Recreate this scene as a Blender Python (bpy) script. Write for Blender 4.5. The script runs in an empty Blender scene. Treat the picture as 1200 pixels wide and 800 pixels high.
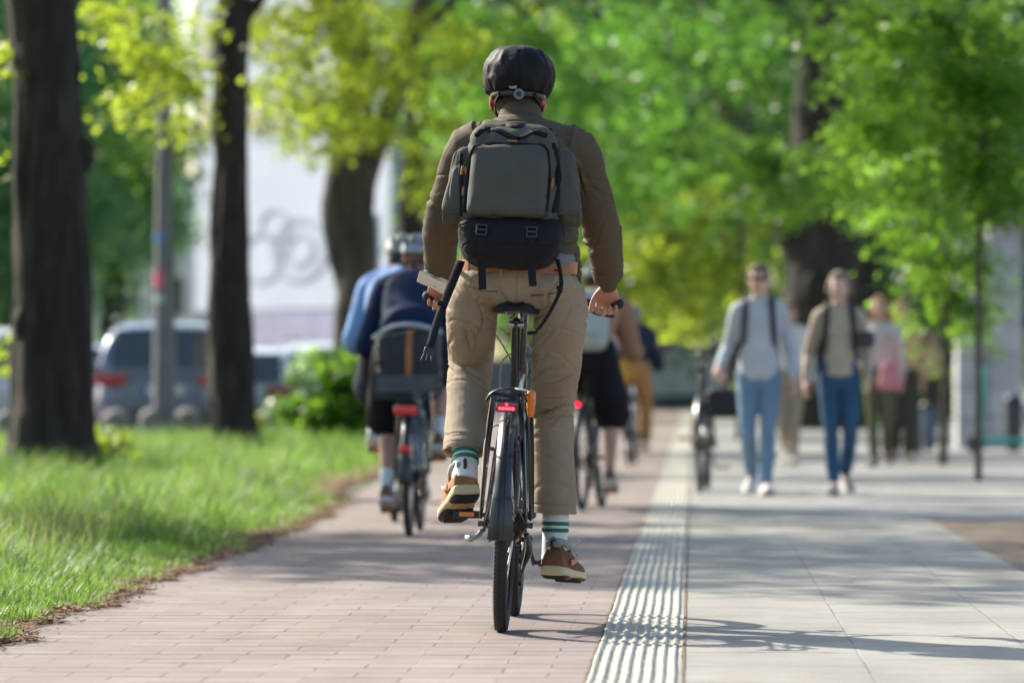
import bpy, bmesh, math, random
import numpy as np
from mathutils import Vector, Matrix
R = math.radians
PI = math.pi
sc = bpy.context.scene
COL = sc.collection
random.seed(7)
V = Vector

# ------------------------------------------------------------------ noise
def _hash(i, j, k, s):
    h = (i * 73856093) ^ (j * 19349663) ^ (k * 83492791) ^ (s * 2654435761 & 0x7fffffff)
    h = (h ^ (h >> 13)) * 1274126177
    h = h & 0x7fffffff
    h = (h ^ (h >> 16))
    return (h % 100003) / 100003.0

def vnoise(P, seed=0):
    P = np.asarray(P, dtype=np.float64)
    I = np.floor(P).astype(np.int64)
    F = P - I
    F = F * F * (3 - 2 * F)
    r = np.zeros(len(P))
    for a in (0, 1):
        for b in (0, 1):
            for c in (0, 1):
                w = (F[:, 0] if a else 1 - F[:, 0]) * (F[:, 1] if b else 1 - F[:, 1]) * (F[:, 2] if c else 1 - F[:, 2])
                r += w * _hash(I[:, 0] + a, I[:, 1] + b, I[:, 2] + c, seed)
    return r * 2 - 1

def fbm(P, seed=0, oct=3):
    P = np.asarray(P, dtype=np.float64)
    s = 0; a = 1
    for o in range(oct):
        s = s + a * vnoise(P * (2 ** o), seed + o)
        a *= .5
    return s

# ------------------------------------------------------------------ materials
MATS = {}
def _nt(name):
    m = bpy.data.materials.new(name)
    m.use_nodes = True
    nt = m.node_tree
    return m, nt, nt.nodes['Principled BSDF'], nt.nodes['Material Output']

def mat(name, col, rough=.6, metal=0., var=.12, vs=6., bump=0., bs=60., stretch=(1, 1, 1), coat=0., spec=.5, sheen=0., trans=0., col2=None):
    """principled surface with noise-driven colour variation, roughness and bump"""
    if name in MATS:
        return MATS[name]
    m, nt, bs_, out = _nt(name)
    L = nt.links
    tc = nt.nodes.new('ShaderNodeTexCoord')
    mp = nt.nodes.new('ShaderNodeMapping'); mp.inputs['Scale'].default_value = stretch
    L.new(tc.outputs['Object'], mp.inputs['Vector'])
    n = nt.nodes.new('ShaderNodeTexNoise'); n.inputs['Scale'].default_value = vs; n.inputs['Detail'].default_value = 5
    L.new(mp.outputs[0], n.inputs['Vector'])
    cr = nt.nodes.new('ShaderNodeValToRGB')
    c1 = tuple(max(0, c * (1 - var)) for c in col); c2 = tuple(min(1, c * (1 + var)) for c in (col2 or col))
    cr.color_ramp.elements[0].position = .3; cr.color_ramp.elements[1].position = .7
    cr.color_ramp.elements[0].color = (*c1, 1); cr.color_ramp.elements[1].color = (*c2, 1)
    L.new(n.outputs['Fac'], cr.inputs[0]); L.new(cr.outputs[0], bs_.inputs['Base Color'])
    bs_.inputs['Roughness'].default_value = rough
    bs_.inputs['Metallic'].default_value = metal
    bs_.inputs['Specular IOR Level'].default_value = spec
    bs_.inputs['Coat Weight'].default_value = coat
    bs_.inputs['Sheen Weight'].default_value = sheen
    bs_.inputs['Transmission Weight'].default_value = trans
    if bump:
        n2 = nt.nodes.new('ShaderNodeTexNoise'); n2.inputs['Scale'].default_value = bs; n2.inputs['Detail'].default_value = 4
        L.new(mp.outputs[0], n2.inputs['Vector'])
        b = nt.nodes.new('ShaderNodeBump'); b.inputs['Strength'].default_value = bump; b.inputs['Distance'].default_value = .01
        L.new(n2.outputs['Fac'], b.inputs['Height']); L.new(b.outputs[0], bs_.inputs['Normal'])
    MATS[name] = m
    return m

def leafmat(name, col, tcol, mixf=.5, var=.35, vs=1.5, rough=.5):
    if name in MATS:
        return MATS[name]
    m, nt, p, out = _nt(name)
    L = nt.links
    tc = nt.nodes.new('ShaderNodeTexCoord')
    n = nt.nodes.new('ShaderNodeTexNoise'); n.inputs['Scale'].default_value = vs; n.inputs['Detail'].default_value = 3
    L.new(tc.outputs['Object'], n.inputs['Vector'])
    def ramp(c):
        cr = nt.nodes.new('ShaderNodeValToRGB')
        cr.color_ramp.elements[0].position = .3; cr.color_ramp.elements[1].position = .7
        cr.color_ramp.elements[0].color = (*[x * (1 - var) for x in c], 1)
        cr.color_ramp.elements[1].color = (*[min(1, x * (1 + var)) for x in c], 1)
        L.new(n.outputs['Fac'], cr.inputs[0]); return cr
    a = ramp(col); b = ramp(tcol)
    L.new(a.outputs[0], p.inputs['Base Color'])
    p.inputs['Roughness'].default_value = rough
    t = nt.nodes.new('ShaderNodeBsdfTranslucent'); L.new(b.outputs[0], t.inputs['Color'])
    mx = nt.nodes.new('ShaderNodeMixShader'); mx.inputs[0].default_value = mixf
    L.new(p.outputs[0], mx.inputs[1]); L.new(t.outputs[0], mx.inputs[2]); L.new(mx.outputs[0], out.inputs['Surface'])
    MATS[name] = m
    return m

def emit(name, col, strength):
    m, nt, p, out = _nt(name)
    p.inputs['Base Color'].default_value = (*col, 1)
    p.inputs['Emission Color'].default_value = (*col, 1)
    p.inputs['Emission Strength'].default_value = strength
    return m

# ------------------------------------------------------------------ objects
def tag(o, label=None, cat=None, group=None, kind=None):
    if label: o['label'] = label
    if cat: o['category'] = cat
    if group: o['group'] = group
    if kind: o['kind'] = kind
    return o

def empty(name, loc=(0, 0, 0), rot=(0, 0, 0), label=None, cat=None, group=None):
    o = bpy.data.objects.new(name, None); COL.objects.link(o)
    o.empty_display_size = .1
    o.location = loc; o.rotation_euler = rot
    return tag(o, label, cat, group)

def copy_tree(o, parent=None):
    c = o.copy(); COL.objects.link(c)
    if parent is not None: c.parent = parent
    for ch in [x for x in bpy.data.objects if x.parent == o]:
        copy_tree(ch, c)
    return c

def catmull(pts, sub):
    P = [np.array(p, dtype=float) for p in pts]
    if sub <= 1 or len(P) < 3:
        return P
    out = []
    for i in range(len(P) - 1):
        p0 = P[i - 1] if i > 0 else 2 * P[i] - P[i + 1]
        p1, p2 = P[i], P[i + 1]
        p3 = P[i + 2] if i + 2 < len(P) else 2 * P[i + 1] - P[i]
        for k in range(sub):
            t = k / sub
            out.append(.5 * ((2 * p1) + (-p0 + p2) * t + (2 * p0 - 5 * p1 + 4 * p2 - p3) * t * t + (-p0 + 3 * p1 - 3 * p2 + p3) * t ** 3))
    out.append(P[-1])
    return out

class MB:
    """collects geometry for ONE mesh object"""
    def __init__(s):
        s.v = []; s.f = []; s.m = []
    def add(s, vs, fs, mi=0):
        o = len(s.v)
        s.v.extend([tuple(map(float, p)) for p in vs])
        s.f.extend([tuple(o + i for i in f) for f in fs])
        s.m.extend([mi] * len(fs))
        return s
    def box(s, c, d, rot=None, mi=0):
        x, y, z = d[0] / 2, d[1] / 2, d[2] / 2
        vs = [V((a * x, b * y, e * z)) for e in (-1, 1) for b in (-1, 1) for a in (-1, 1)]
        if rot is not None: vs = [rot @ p for p in vs]
        vs = [p + V(c) for p in vs]
        return s.add(vs, [(0, 2, 3, 1), (4, 5, 7, 6), (0, 1, 5, 4), (2, 6, 7, 3), (0, 4, 6, 2), (1, 3, 7, 5)], mi)
    def rbox(s, c, d, r=.02, n=8, rot=None, fn=None, mi=0):
        """rounded box, n cells per side, optional deform fn(Vector)->Vector in local space"""
        h = V(d) / 2; r = min(r, h.x, h.y, h.z) * .999
        idx = {}; vs = []; fs = []
        def vert(p):
            key = (round(p[0], 4), round(p[1], 4), round(p[2], 4))
            if key in idx: return idx[key]
            q = V((p[0] * h.x, p[1] * h.y, p[2] * h.z))
            inner = V([max(-(h[i] - r), min(h[i] - r, q[i])) for i in range(3)])
            dd = q - inner
            q = inner + (dd.normalized() * r if dd.length > 1e-9 else dd)
            if fn: q = fn(q)
            if rot is not None: q = rot @ q
            idx[key] = len(vs); vs.append(q + V(c)); return idx[key]
        g = [-math.cos(PI * i / n) * .35 + (2 * i / n - 1) * .65 for i in range(n + 1)]
        for ax in range(3):
            for sg in (-1, 1):
                u, w = (ax + 1) % 3, (ax + 2) % 3
                for i in range(n):
                    for j in range(n):
                        q = []
                        for a, b in ((i, j), (i + 1, j), (i + 1, j + 1), (i, j + 1)):
                            p = [0, 0, 0]; p[ax] = sg; p[u] = g[a]; p[w] = g[b]; q.append(vert(p))
                        if sg < 0: q.reverse()
                        fs.append(tuple(q))
        return s.add(vs, fs, mi)
    def sweep(s, pts, rad, side=(1, 0, 0), n=12, sub=3, cap=True, mi=0, closed=False):
        rad = [(r, r) if not isinstance(r, (tuple, list)) else r for r in (rad if isinstance(rad, (list, tuple)) and len(rad) == len(pts) and not (isinstance(rad, tuple)) else [rad] * len(pts))]
        P = catmull([tuple(p) for p in pts], sub); Q = catmull([tuple(r) for r in rad], sub)
        N = len(P); side = np.array(side, float)
        rings = []; T0 = None
        for i in range(N):
            a, b = P[max(0, i - 1)], P[min(N - 1, i + 1)]
            if closed: a, b = P[i - 1], P[(i + 1) % N]
            t = b - a; t /= (np.linalg.norm(t) + 1e-12)
            u = side - t * np.dot(side, t)
            if np.linalg.norm(u) < .05:
                alt = np.array((0, 1., 0)) if abs(t[1]) < .9 else np.array((0, 0, 1.))
                u = alt - t * np.dot(alt, t)
            u /= np.linalg.norm(u); w = np.cross(t, u)
            rings.append((P[i], u, w, max(1e-5, Q[i][0]), max(1e-5, Q[i][1]), t))
        if cap and not closed:
            def capr(rg, sg):
                p, u, w, ra, rb, t = rg; m = min(ra, rb) * .8
                return [(p + t * sg * m * math.sin(a), u, w, ra * math.cos(a), rb * math.cos(a), t) for a in (R(30), R(60), R(84))]
            rings = capr(rings[0], -1)[::-1] + rings + capr(rings[-1], 1)
        vs = []
        for p, u, w, ra, rb, t in rings:
            for k in range(n):
                a = 2 * PI * k / n
                vs.append(p + u * ra * math.cos(a) + w * rb * math.sin(a))
        fs = []
        K = len(rings)
        for i in range(K if closed else K - 1):
            i2 = (i + 1) % K
            for k in range(n):
                fs.append((i * n + k, i * n + (k + 1) % n, i2 * n + (k + 1) % n, i2 * n + k))
        if not closed:
            fs.append(tuple(range(n - 1, -1, -1))); fs.append(tuple((K - 1) * n + k for k in range(n)))
        return s.add(vs, fs, mi)
    def tube(s, pts, r, n=8, sub=1, mi=0, cap=True):
        return s.sweep(pts, [r] * len(pts) if not isinstance(r, list) else r, n=n, sub=sub, mi=mi, cap=cap)
    def ell(s, c, r, rot=None, n=14, mi=0):
        vs = []; fs = []; m = n // 2 + 1
        for i in range(1, m):
            th = PI * i / m
            for k in range(n):
                a = 2 * PI * k / n
                vs.append(V((r[0] * math.sin(th) * math.cos(a), r[1] * math.sin(th) * math.sin(a), r[2] * math.cos(th))))
        top = len(vs); vs.append(V((0, 0, r[2]))); vs.append(V((0, 0, -r[2])))
        for i in range(m - 2):
            for k in range(n):
                fs.append((i * n + k, (i + 1) * n + k, (i + 1) * n + (k + 1) % n, i * n + (k + 1) % n))
        for k in range(n):
            fs.append((top, k, (k + 1) % n)); fs.append((top + 1, (m - 2) * n + (k + 1) % n, (m - 2) * n + k))
        if rot is not None: vs = [rot @ p for p in vs]
        return s.add([p + V(c) for p in vs], fs, mi)
    def torus(s, c, Rr, r, axis='x', n=48, k=10, a0=0, a1=2 * PI, mi=0, prof=None, fnr=None):
        """ring about axis; prof = list of (radial, axial) for a custom section"""
        full = abs((a1 - a0) - 2 * PI) < 1e-6
        prof = prof or [(r * math.cos(2 * PI * j / k), r * math.sin(2 * PI * j / k)) for j in range(k)]
        k = len(prof); vs = []; fs = []
        N = n if full else n + 1
        for i in range(N):
            a = a0 + (a1 - a0) * i / n
            for pr, pa in prof:
                if fnr: pa = fnr(i / n, pr, pa)
                rr = Rr + pr
                q = {'x': (pa, rr * math.cos(a), rr * math.sin(a)), 'z': (rr * math.cos(a), rr * math.sin(a), pa), 'y': (rr * math.cos(a), pa, rr * math.sin(a))}[axis]
                vs.append(V(q) + V(c))
        for i in range(n):
            i2 = (i + 1) % N
            for j in range(k):
                fs.append((i * k + j, i * k + (j + 1) % k, i2 * k + (j + 1) % k, i2 * k + j))
        if not full:
            fs.append(tuple(range(k))); fs.append(tuple((N - 1) * k + j for j in range(k - 1, -1, -1)))
        return s.add(vs, fs, mi)
    def cyl(s, a, b, r, n=20, r2=None, mi=0):
        a, b = V(a), V(b); t = (b - a).normalized()
        u = t.orthogonal().normalized(); w = t.cross(u); r2 = r if r2 is None else r2
        vs = [a + (u * math.cos(2 * PI * k / n) + w * math.sin(2 * PI * k / n)) * r for k in range(n)]
        vs += [b + (u * math.cos(2 * PI * k / n) + w * math.sin(2 * PI * k / n)) * r2 for k in range(n)]
        fs = [(k, (k + 1) % n, n + (k + 1) % n, n + k) for k in range(n)] + [tuple(range(n - 1, -1, -1)), tuple(range(n, 2 * n))]
        return s.add(vs, fs, mi)
    def loft(s, rings, mi=0, caps=True):
        n = len(rings[0]); vs = [p for r in rings for p in r]; fs = []
        for i in range(len(rings) - 1):
            for k in range(n):
                fs.append((i * n + k, i * n + (k + 1) % n, (i + 1) * n + (k + 1) % n, (i + 1) * n + k))
        if caps:
            fs.append(tuple(range(n - 1, -1, -1))); fs.append(tuple((len(rings) - 1) * n + k for k in range(n)))
        return s.add(vs, fs, mi)
    def xform(s, M):
        s.v = [tuple(M @ V(p)) for p in s.v]; return s
    def mesh(s, name):
        me = bpy.data.meshes.new(name)
        me.from_pydata(s.v, [], s.f)
        if any(s.m):
            me.polygons.foreach_set('material_index', s.m)
        me.update()
        return me
    def build(s, name, mats, parent=None, smooth=True, bevel=0, sub=0, sharp=40):
        me = s.mesh(name)
        bm = bmesh.new(); bm.from_mesh(me)
        bmesh.ops.recalc_face_normals(bm, faces=bm.faces); bm.to_mesh(me); bm.free()
        return link(name, me, mats, parent, smooth, bevel, sub, sharp)
    def remesh(s, name, mats, parent=None, voxel=.006, smooth=6, disp=None, matfn=None, fac=.5):
        me = s.mesh(name + '_tmp')
        bm = bmesh.new(); bm.from_mesh(me); bmesh.ops.recalc_face_normals(bm, faces=bm.faces); bm.to_mesh(me); bm.free()
        o = bpy.data.objects.new(name + '_tmp', me); COL.objects.link(o)
        a = o.modifiers.new('r', 'REMESH'); a.mode = 'VOXEL'; a.voxel_size = voxel
        b = o.modifiers.new('s', 'SMOOTH'); b.factor = fac; b.iterations = smooth
        dg = bpy.context.evaluated_depsgraph_get(); dg.update()
        nm = bpy.data.meshes.new_from_object(o.evaluated_get(dg))
        nm.name = name
        bpy.data.objects.remove(o); bpy.data.meshes.remove(me)
        nm.materials.clear()
        if disp:
            co, no = get_co(nm)
            co = co + no * disp(co, no)[:, None]
            nm.vertices.foreach_set('co', co.ravel()); nm.update()
        ob = link(name, nm, mats, parent, True)
        if matfn:
            c = np.empty(len(nm.polygons) * 3); nm.polygons.foreach_get('center', c)
            nm.polygons.foreach_set('material_index', matfn(c.reshape(-1, 3)).astype(np.int32))
        return ob

def get_co(me):
    n = len(me.vertices)
    co = np.empty(n * 3); me.vertices.foreach_get('co', co)
    no = np.empty(n * 3); me.vertices.foreach_get('normal', no)
    return co.reshape(-1, 3), no.reshape(-1, 3)

def link(name, me, mats, parent=None, smooth=True, bevel=0, sub=0, sharp=40):
    for m in (mats if isinstance(mats, (list, tuple)) else [mats]):
        me.materials.append(m)
    if smooth:
        me.polygons.foreach_set('use_smooth', [True] * len(me.polygons))
    o = bpy.data.objects.new(name, me); COL.objects.link(o)
    if parent is not None: o.parent = parent
    if smooth and sharp and sharp < 180:
        try: me.set_sharp_from_angle(angle=R(sharp))
        except Exception: pass
    if bevel:
        b = o.modifiers.new('b', 'BEVEL'); b.width = bevel; b.segments = 2; b.limit_method = 'ANGLE'
    if sub:
        b = o.modifiers.new('s', 'SUBSURF'); b.levels = sub; b.render_levels = sub
    return o

def rawmesh(name, verts, quads, mats, parent=None, nper=4):
    """fast numpy mesh: verts (N,3), faces (M,nper)"""
    me = bpy.data.meshes.new(name)
    me.vertices.add(len(verts)); me.vertices.foreach_set('co', np.ascontiguousarray(verts, dtype=np.float32).ravel())
    M_ = len(quads)
    me.loops.add(M_ * nper); me.loops.foreach_set('vertex_index', np.ascontiguousarray(quads, dtype=np.int32).ravel())
    me.polygons.add(M_)
    me.polygons.foreach_set('loop_start', np.arange(0, M_ * nper, nper, dtype=np.int32))
    me.update(calc_edges=True)
    for m in (mats if isinstance(mats, (list, tuple)) else [mats]): me.materials.append(m)
    o = bpy.data.objects.new(name, me); COL.objects.link(o)
    if parent is not None: o.parent = parent
    return o

# photograph geometry: camera 0.8 m above the path, path runs along +Y, its vanishing point at (812, 450) of 1200 x 800
F = 5500.0
CAMZ = .8
def wx(px, D): return (px - 812) / F * D
def wz(py, D): return CAMZ + (450 - py) / F * D
def dist(py): return F * CAMZ / (py - 450)
# ------------------------------------------------------------------ shared materials
BLACK = mat('black_paint', (.012, .012, .014), .28, coat=.4, var=.1)
RUBBER = mat('rubber', (.022, .021, .021), .75, bump=.2, bs=200)
DARKPL = mat('dark_plastic', (.018, .018, .02), .45, var=.2)
STEEL = mat('steel', (.55, .55, .56), .28, 1, var=.1)
DKSTEEL = mat('dark_steel', (.09, .085, .08), .38, 1, var=.3, vs=30)
CHAIN = mat('oily_chain', (.10, .08, .06), .4, .9, var=.4, vs=60)
GUARD = mat('mudguard_paint', (.013, .015, .019), .32, coat=.2, var=.12)
REDL = mat('red_lens', (.20, .006, .01), .15, coat=.8, var=.05)
REDGLOW = emit('tail_light_glow', (1., .018, .035), 4.5)
ORANGE = mat('orange_reflector', (.75, .17, .01), .3, coat=.5)
AMBER = mat('amber_reflector', (.8, .25, .02), .25, coat=.5)

def wheel_mesh(root, y, r, tyre_w, spokes=28, detail=True, rimcol=None):
    w = MB(); 
    # tyre section: tread slightly squared; the wheel is the tyre's parent
    t = tyre_w / 2
    prof = [(-t * 1.5, -t * .7), (-t, -t * .98), (-t * .3, -t), (t * .35, -t * .82), (t * .75, -t * .45), (t * .9, -t * .18), (t * .84, -t * .13), (t * .93, 0),
            (t * .84, t * .13), (t * .9, t * .18), (t * .75, t * .45), (t * .35, t * .82), (-t * .3, t), (-t, t * .98), (-t * 1.5, t * .7)]
    Rr = r - t * .93
    hub = MB(); hub.cyl((-.05, y, r), (.05, y, r), .014, 14); hub.cyl((-.034, y, r), (-.03, y, r), .03, 16); hub.cyl((.03, y, r), (.034, y, r), .03, 16)
    h = hub.build('wheel', [DKSTEEL], root)
    def ft(u, pr, pa):
        return pa
    ty = MB(); ty.torus((0, y, r), Rr, t, 'x', 96 if detail else 48, prof=prof)
    if detail:
        # tread blocks: small knobs in a herringbone along both shoulders
        for k in range(150):
            a = 2 * PI * k / 150
            for sg in (-1, 1):
                for (rad, ax, sz) in ((t * .86, .33, .0042), (t * .62, .66, .0048)):
                    aa = a + (0 if sg > 0 else PI / 150)
                    rr = Rr + rad - .0014
                    c = V((sg * ax * t, y + rr * math.cos(aa), r + rr * math.sin(aa)))
                    ty.box(c, (.0075, .0062, .004), Matrix.Rotation(aa - PI / 2, 3, 'X') @ Matrix.Rotation(sg * .5, 3, 'Z'))
    ty.build('tyre', [RUBBER], h)
    rm = MB(); rm.torus((0, y, r), Rr - t * 1.55, .01, 'x', 64, prof=[(.014, -.011), (.0, -.012), (-.014, -.006), (-.014, .006), (0, .012), (.014, .011)])
    rm.build('rim', [rimcol or DKSTEEL], h)
    sp = MB()
    for k in range(spokes):
        a = 2 * PI * k / spokes; sg = 1 if k % 2 else -1
        a2 = a + sg * .25 * (1 if (k // 2) % 2 else -1)
        sp.tube([(sg * .03, y + .028 * math.cos(a2), r + .028 * math.sin(a2)), (0, y + (Rr - t * 1.7) * math.cos(a), r + (Rr - t * 1.7) * math.sin(a))], .0012, n=4, cap=False)
    sp.build('spokes', [STEEL], h)
    return h

def mudguard(root, y, r, a0, a1, w=.056, material=None, flap=True, front=False):
    m = MB(); rings = []
    N = 40
    for i in range(N + 1):
        u = i / N; a = a0 + (a1 - a0) * u
        ww = w / 2
        if flap and u > .80: ww = w / 2 * (1 + .62 * ((u - .80) / .20) ** .8)
        rr = r + .014
        ring = []
        for k in range(9):
            q = -1 + 2 * k / 8
            dz = .016 * (1 - q * q) - .004
            ring.append(V((q * ww, y + (rr + dz) * math.cos(a), r + (rr + dz) * math.sin(a))))
        for k in range(8, -1, -1):
            q = -1 + 2 * k / 8
            dz = .016 * (1 - q * q) - .0065
            ring.append(V((q * ww * .97, y + (rr + dz) * math.cos(a), r + (rr + dz) * math.sin(a))))
        rings.append(ring)
    m.loft(rings)
    # two raised ribs along the guard
    for sg in (-1, 1):
        pts = []
        for i in range(N + 1):
            a = a0 + (a1 - a0) * i / N
            pts.append((sg * w * .2, y + (r + .0285) * math.cos(a), r + (r + .0285) * math.sin(a)))
        m.tube(pts, .0013, n=5)
    return m.build('mudguard', [material or GUARD], root)

def make_bicycle(name, label, loc, rot=(0, 0, 0), group=None, paint=None, detail=False, crank=R(-36), rack=True, basket=False,
                 light=True, step=False, bar='flat', kick=False, saddle_col=None, guard_mat=None, spokes=24, steer=0):
    root = empty(name, loc, rot, label, 'bicycle', group)
    paint = paint or BLACK
    r = .345
    tw = .046 if detail else .04
    wheel_mesh(root, 0, r, tw, spokes, detail)
    wheel_mesh(root, 1.07, r, tw - .003, spokes, detail)
    f = MB()
    BB = V((0, .44, .285)); ST = V((0, .30, .76)); HT = V((0, .845, .86)); HB = V((0, .895, .68))
    f.tube([BB, ST], .0165, 12); 
    if step:
        f.sweep([ST - V((0, -.01, .3)), (0, .55, .5), (0, .75, .6), HT - V((0, -.01, .06))], [.017] * 4, n=10)
    else:
        f.tube([ST - V((0, -.01, .05)), HT - V((0, -.005, .03))], .0155, 12)
    f.tube([BB, HB + V((0, -.005, .02))], .0205, 12)
    f.tube([HT, HB], .021, 12)
    f.cyl(BB - V((.036, 0, 0)), BB + V((.036, 0, 0)), .022, 16)
    for sg in (-1, 1):
        f.sweep([BB + V((sg * .02, -.03, 0)), (sg * .036, .3, .30), (sg * .064, 0.01, r)], [.011, .010, .009], n=8, sub=3)
        f.sweep([ST + V((sg * .014, 0, -.02)), (sg * .036, .2, .64), (sg * .062, .0, r + .01)], [.0085, .0085, .0075], n=8, sub=3)
        f.box((sg * .066, 0, r), (.006, .035, .05))
    f.box((0, .30, .62), (.075, .014, .014))
    f.build('frame', [paint], root)
    fk = MB()
    fk.tube([HB, HB - V((0, -.008, .03))], .024, 12)
    for sg in (-1, 1):
        fk.sweep([HB + V((sg * .03, .005, -.02)), (sg * .052, .955, .52), (sg * .055, 1.07, r)], [.014, .013, .009], n=10)
    fk.sweep([HB + V((-.035, .005, -.02)), HB + V((0, .0, -.005)), HB + V((.035, .005, -.02))], [.015] * 3, n=8)
    fk.build('fork', [paint], root)
    # seat
    sp = MB(); sp.tube([ST - V((0, 0, .02)), (0, .233, 1.0)], .0142, 12)
    sp.build('seatpost', [BLACK], root)
    cl = MB(); cl.tube([ST + V((0, .002, -.03)), ST + V((0, -.004, .012))], .021, 12); cl.box(ST + V((0, -.025, -.012)), (.02, .022, .018))
    cl.build('seat_clamp', [DARKPL], root)
    sd = MB()
    def sec(y, w, z, th, dip):
        ring = []
        for k in range(20):
            a = 2 * PI * k / 20
            x = w * math.cos(a)
            top = math.sin(a)
            zz = z + (top * th if top > 0 else top * th * .7) - (abs(x) / max(w, .001)) ** 2.5 * th * 1.1
            if top > 0: zz -= dip * math.exp(-(x / .014) ** 2)
            ring.append(V((x, y, zz)))
        return ring
    zt = 1.046
    S = [(.070, .03, zt - .008, .010, .006), (.080, .062, zt - .002, .017, .009), (.110, .074, zt + .001, .020, .009), (.17, .074, zt, .020, .008), (.21, .058, zt - .004, .018, .006),
         (.25, .036, zt - .006, .016, .004), (.30, .026, zt - .007, .015, .002), (.35, .022, zt - .008, .014, 0), (.372, .010, zt - .012, .009, 0)]
    sd.loft([sec(*q) for q in S])
    seat = sd.build('saddle', [saddle_col or mat('saddle_vinyl', (.009, .009, .010), .5, spec=.3, bump=.15, bs=120)], root)
    rl = MB()
    for sg in (-1, 1):
        rl.sweep([(sg * .03, .115, zt - .018), (sg * .024, .16, zt - .036), (sg * .02, .24, zt - .04), (sg * .008, .34, zt - .02)], [.0035] * 4, n=6)
    rl.cyl((-.024, .235, .988), (.024, .235, .988), .012, 12)
    rl.build('rails', [STEEL], seat)
    # cockpit
    hb = MB()
    hb.tube([HT - V((0, 0, .02)), (0, .828, 1.0)], .015, 10)
    hb.sweep([(0, .828, .99), (0, .85, 1.025), (0, .895, 1.045)], [.017, .016, .018], n=10)
    if bar == 'flat':
        P = [(-.305, .765, 1.078), (-.22, .80, 1.082), (-.10, .87, 1.06), (0, .895, 1.05), (.10, .87, 1.06), (.22, .80, 1.082), (.305, .765, 1.078)]
    else:
        P = [(-.29, .66, 1.05), (-.27, .74, 1.08), (-.14, .85, 1.08), (0, .895, 1.06), (.14, .85, 1.08), (.27, .74, 1.08), (.29, .66, 1.05)]
    hb.sweep(P, [.0115] * 7, side=(0, 0, 1), n=10, sub=4)
    h = hb.build('handlebar', [BLACK], root)
    for sg in (-1, 1):
        g = MB()
        if bar == 'flat': g.sweep([(sg * .205, .806, 1.082), (sg * .25, .788, 1.081), (sg * .325, .757, 1.077)], [.0165, .0155, .0185], side=(0, 0, 1), n=12)
        else: g.sweep([(sg * .268, .75, 1.08), (sg * .28, .70, 1.065), (sg * .291, .65, 1.048)], [.0165, .0165, .0185], side=(0, 0, 1), n=12)
        g.build('grip', [RUBBER], h)
        b = MB(); b.sweep([(sg * .18, .83, 1.075), (sg * .205, .86, 1.06), (sg * .25, .87, 1.045), (sg * .305, .86, 1.035)], [(.008, .006)] * 4, n=8)
        b.build('brake_lever', [DKSTEEL], h)
        c = MB(); c.sweep([(sg * .19, .84, 1.06), (sg * .12, .93, .99), (sg * .03, .93, .85), (0, .80, .66), (0, .6, .5), (sg * .02, .5, .32)], [.0025] * 6, n=5, sub=5)
        c.build('cable', [DARKPL], root)
    if detail:
        c = MB()
        c.sweep([(-.02, .30, .60), (-.045, .19, .66), (-.078, .13, .62), (-.082, .08, .52), (-.075, .03, .40)], [.0028] * 5, n=6, sub=6)
        c.build('cable', [mat('pale_cable', (.45, .45, .42), .4)], root)
        c = MB()
        c.sweep([(-.012, .40, .90), (-.05, .42, .86), (-.05, .44, .76), (-.02, .45, .70)], [.003] * 4, n=6, sub=6)
        c.build('cable', [mat('pale_cable', (.45, .45, .42), .4)], root)
        bt = MB(); bt.sweep([(-.02, .62, .74), (-.02, .66, .80), (-.02, .70, .85)], [.001] * 3)
    # transmission
    ck = MB()
    cdir = V((0, math.cos(crank), math.sin(crank)))
    ck.cyl(BB + V((.048, 0, 0)), BB + V((.052, 0, 0)), .088, 36)
    for k in range(40):
        a = 2 * PI * k / 40
        ck.box(BB + V((.05, .09 * math.cos(a), .09 * math.sin(a))), (.003, .006, .006), Matrix.Rotation(a, 3, 'X'))
    ring = ck.build('chainring', [DKSTEEL], root)
    ca = MB()
    for sg in (-1, 1):
        e = BB + V((sg * .075, 0, 0)) + cdir * (.17 * sg)
        ca.sweep([BB + V((sg * .066, 0, 0)), BB + V((sg * .068, 0, 0)) + cdir * .08 * sg, e], [(.009, .016), (.007, .011), (.008, .013)], n=10)
        p = MB(); pc = e + V((sg * .062, 0, 0))
        p.rbox(pc + V((0, 0, 0)), (.082, .012, .02), .004, 4); 
        for s2 in (-1, 1):
            p.rbox(pc + V((0, s2 * .034, 0)), (.09, .012, .024), .004, 4)
        for s2 in (-1, 1): p.rbox(pc + V((s2 * .04, 0, 0)), (.01, .075, .02), .004, 4)
        p.cyl(e, pc + V((sg * .01, 0, 0)), .007, 10)
        pd = p.build('pedal', [DARKPL], root)
        for s2 in (-1, 1):
            rf = MB(); rf.box(pc + V((0, s2 * .0415, .001)), (.048, .003, .014)); rf.build('reflector', [AMBER], pd)
    ca.cyl(BB - V((.072, 0, 0)), BB + V((.072, 0, 0)), .009, 12)
    ca.build('crank', [DKSTEEL], root)
    cs = MB(); cs.cyl((.036, 0, r), (.06, 0, r), .034, 22, .02)
    for k in range(6): cs.cyl((.036 + k * .004, 0, r), (.038 + k * .004, 0, r), .052 - k * .005, 26)
    cs.build('cassette', [CHAIN], root)
    ch = MB()
    loop = [(.05, .0, r + .035), (.05, -.036, r), (.05, -.01, r - .05), (.052, .025, r - .10), (.052, .02, r - .165), (.052, .05, r - .175), (.05, BB.y, BB.z - .092), (.05, BB.y + .065, BB.z - .065), (.05, BB.y + .092, BB.z), (.05, BB.y + .065, BB.z + .065), (.05, BB.y, BB.z + .092), (.05, .0, r + .035)]
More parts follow.
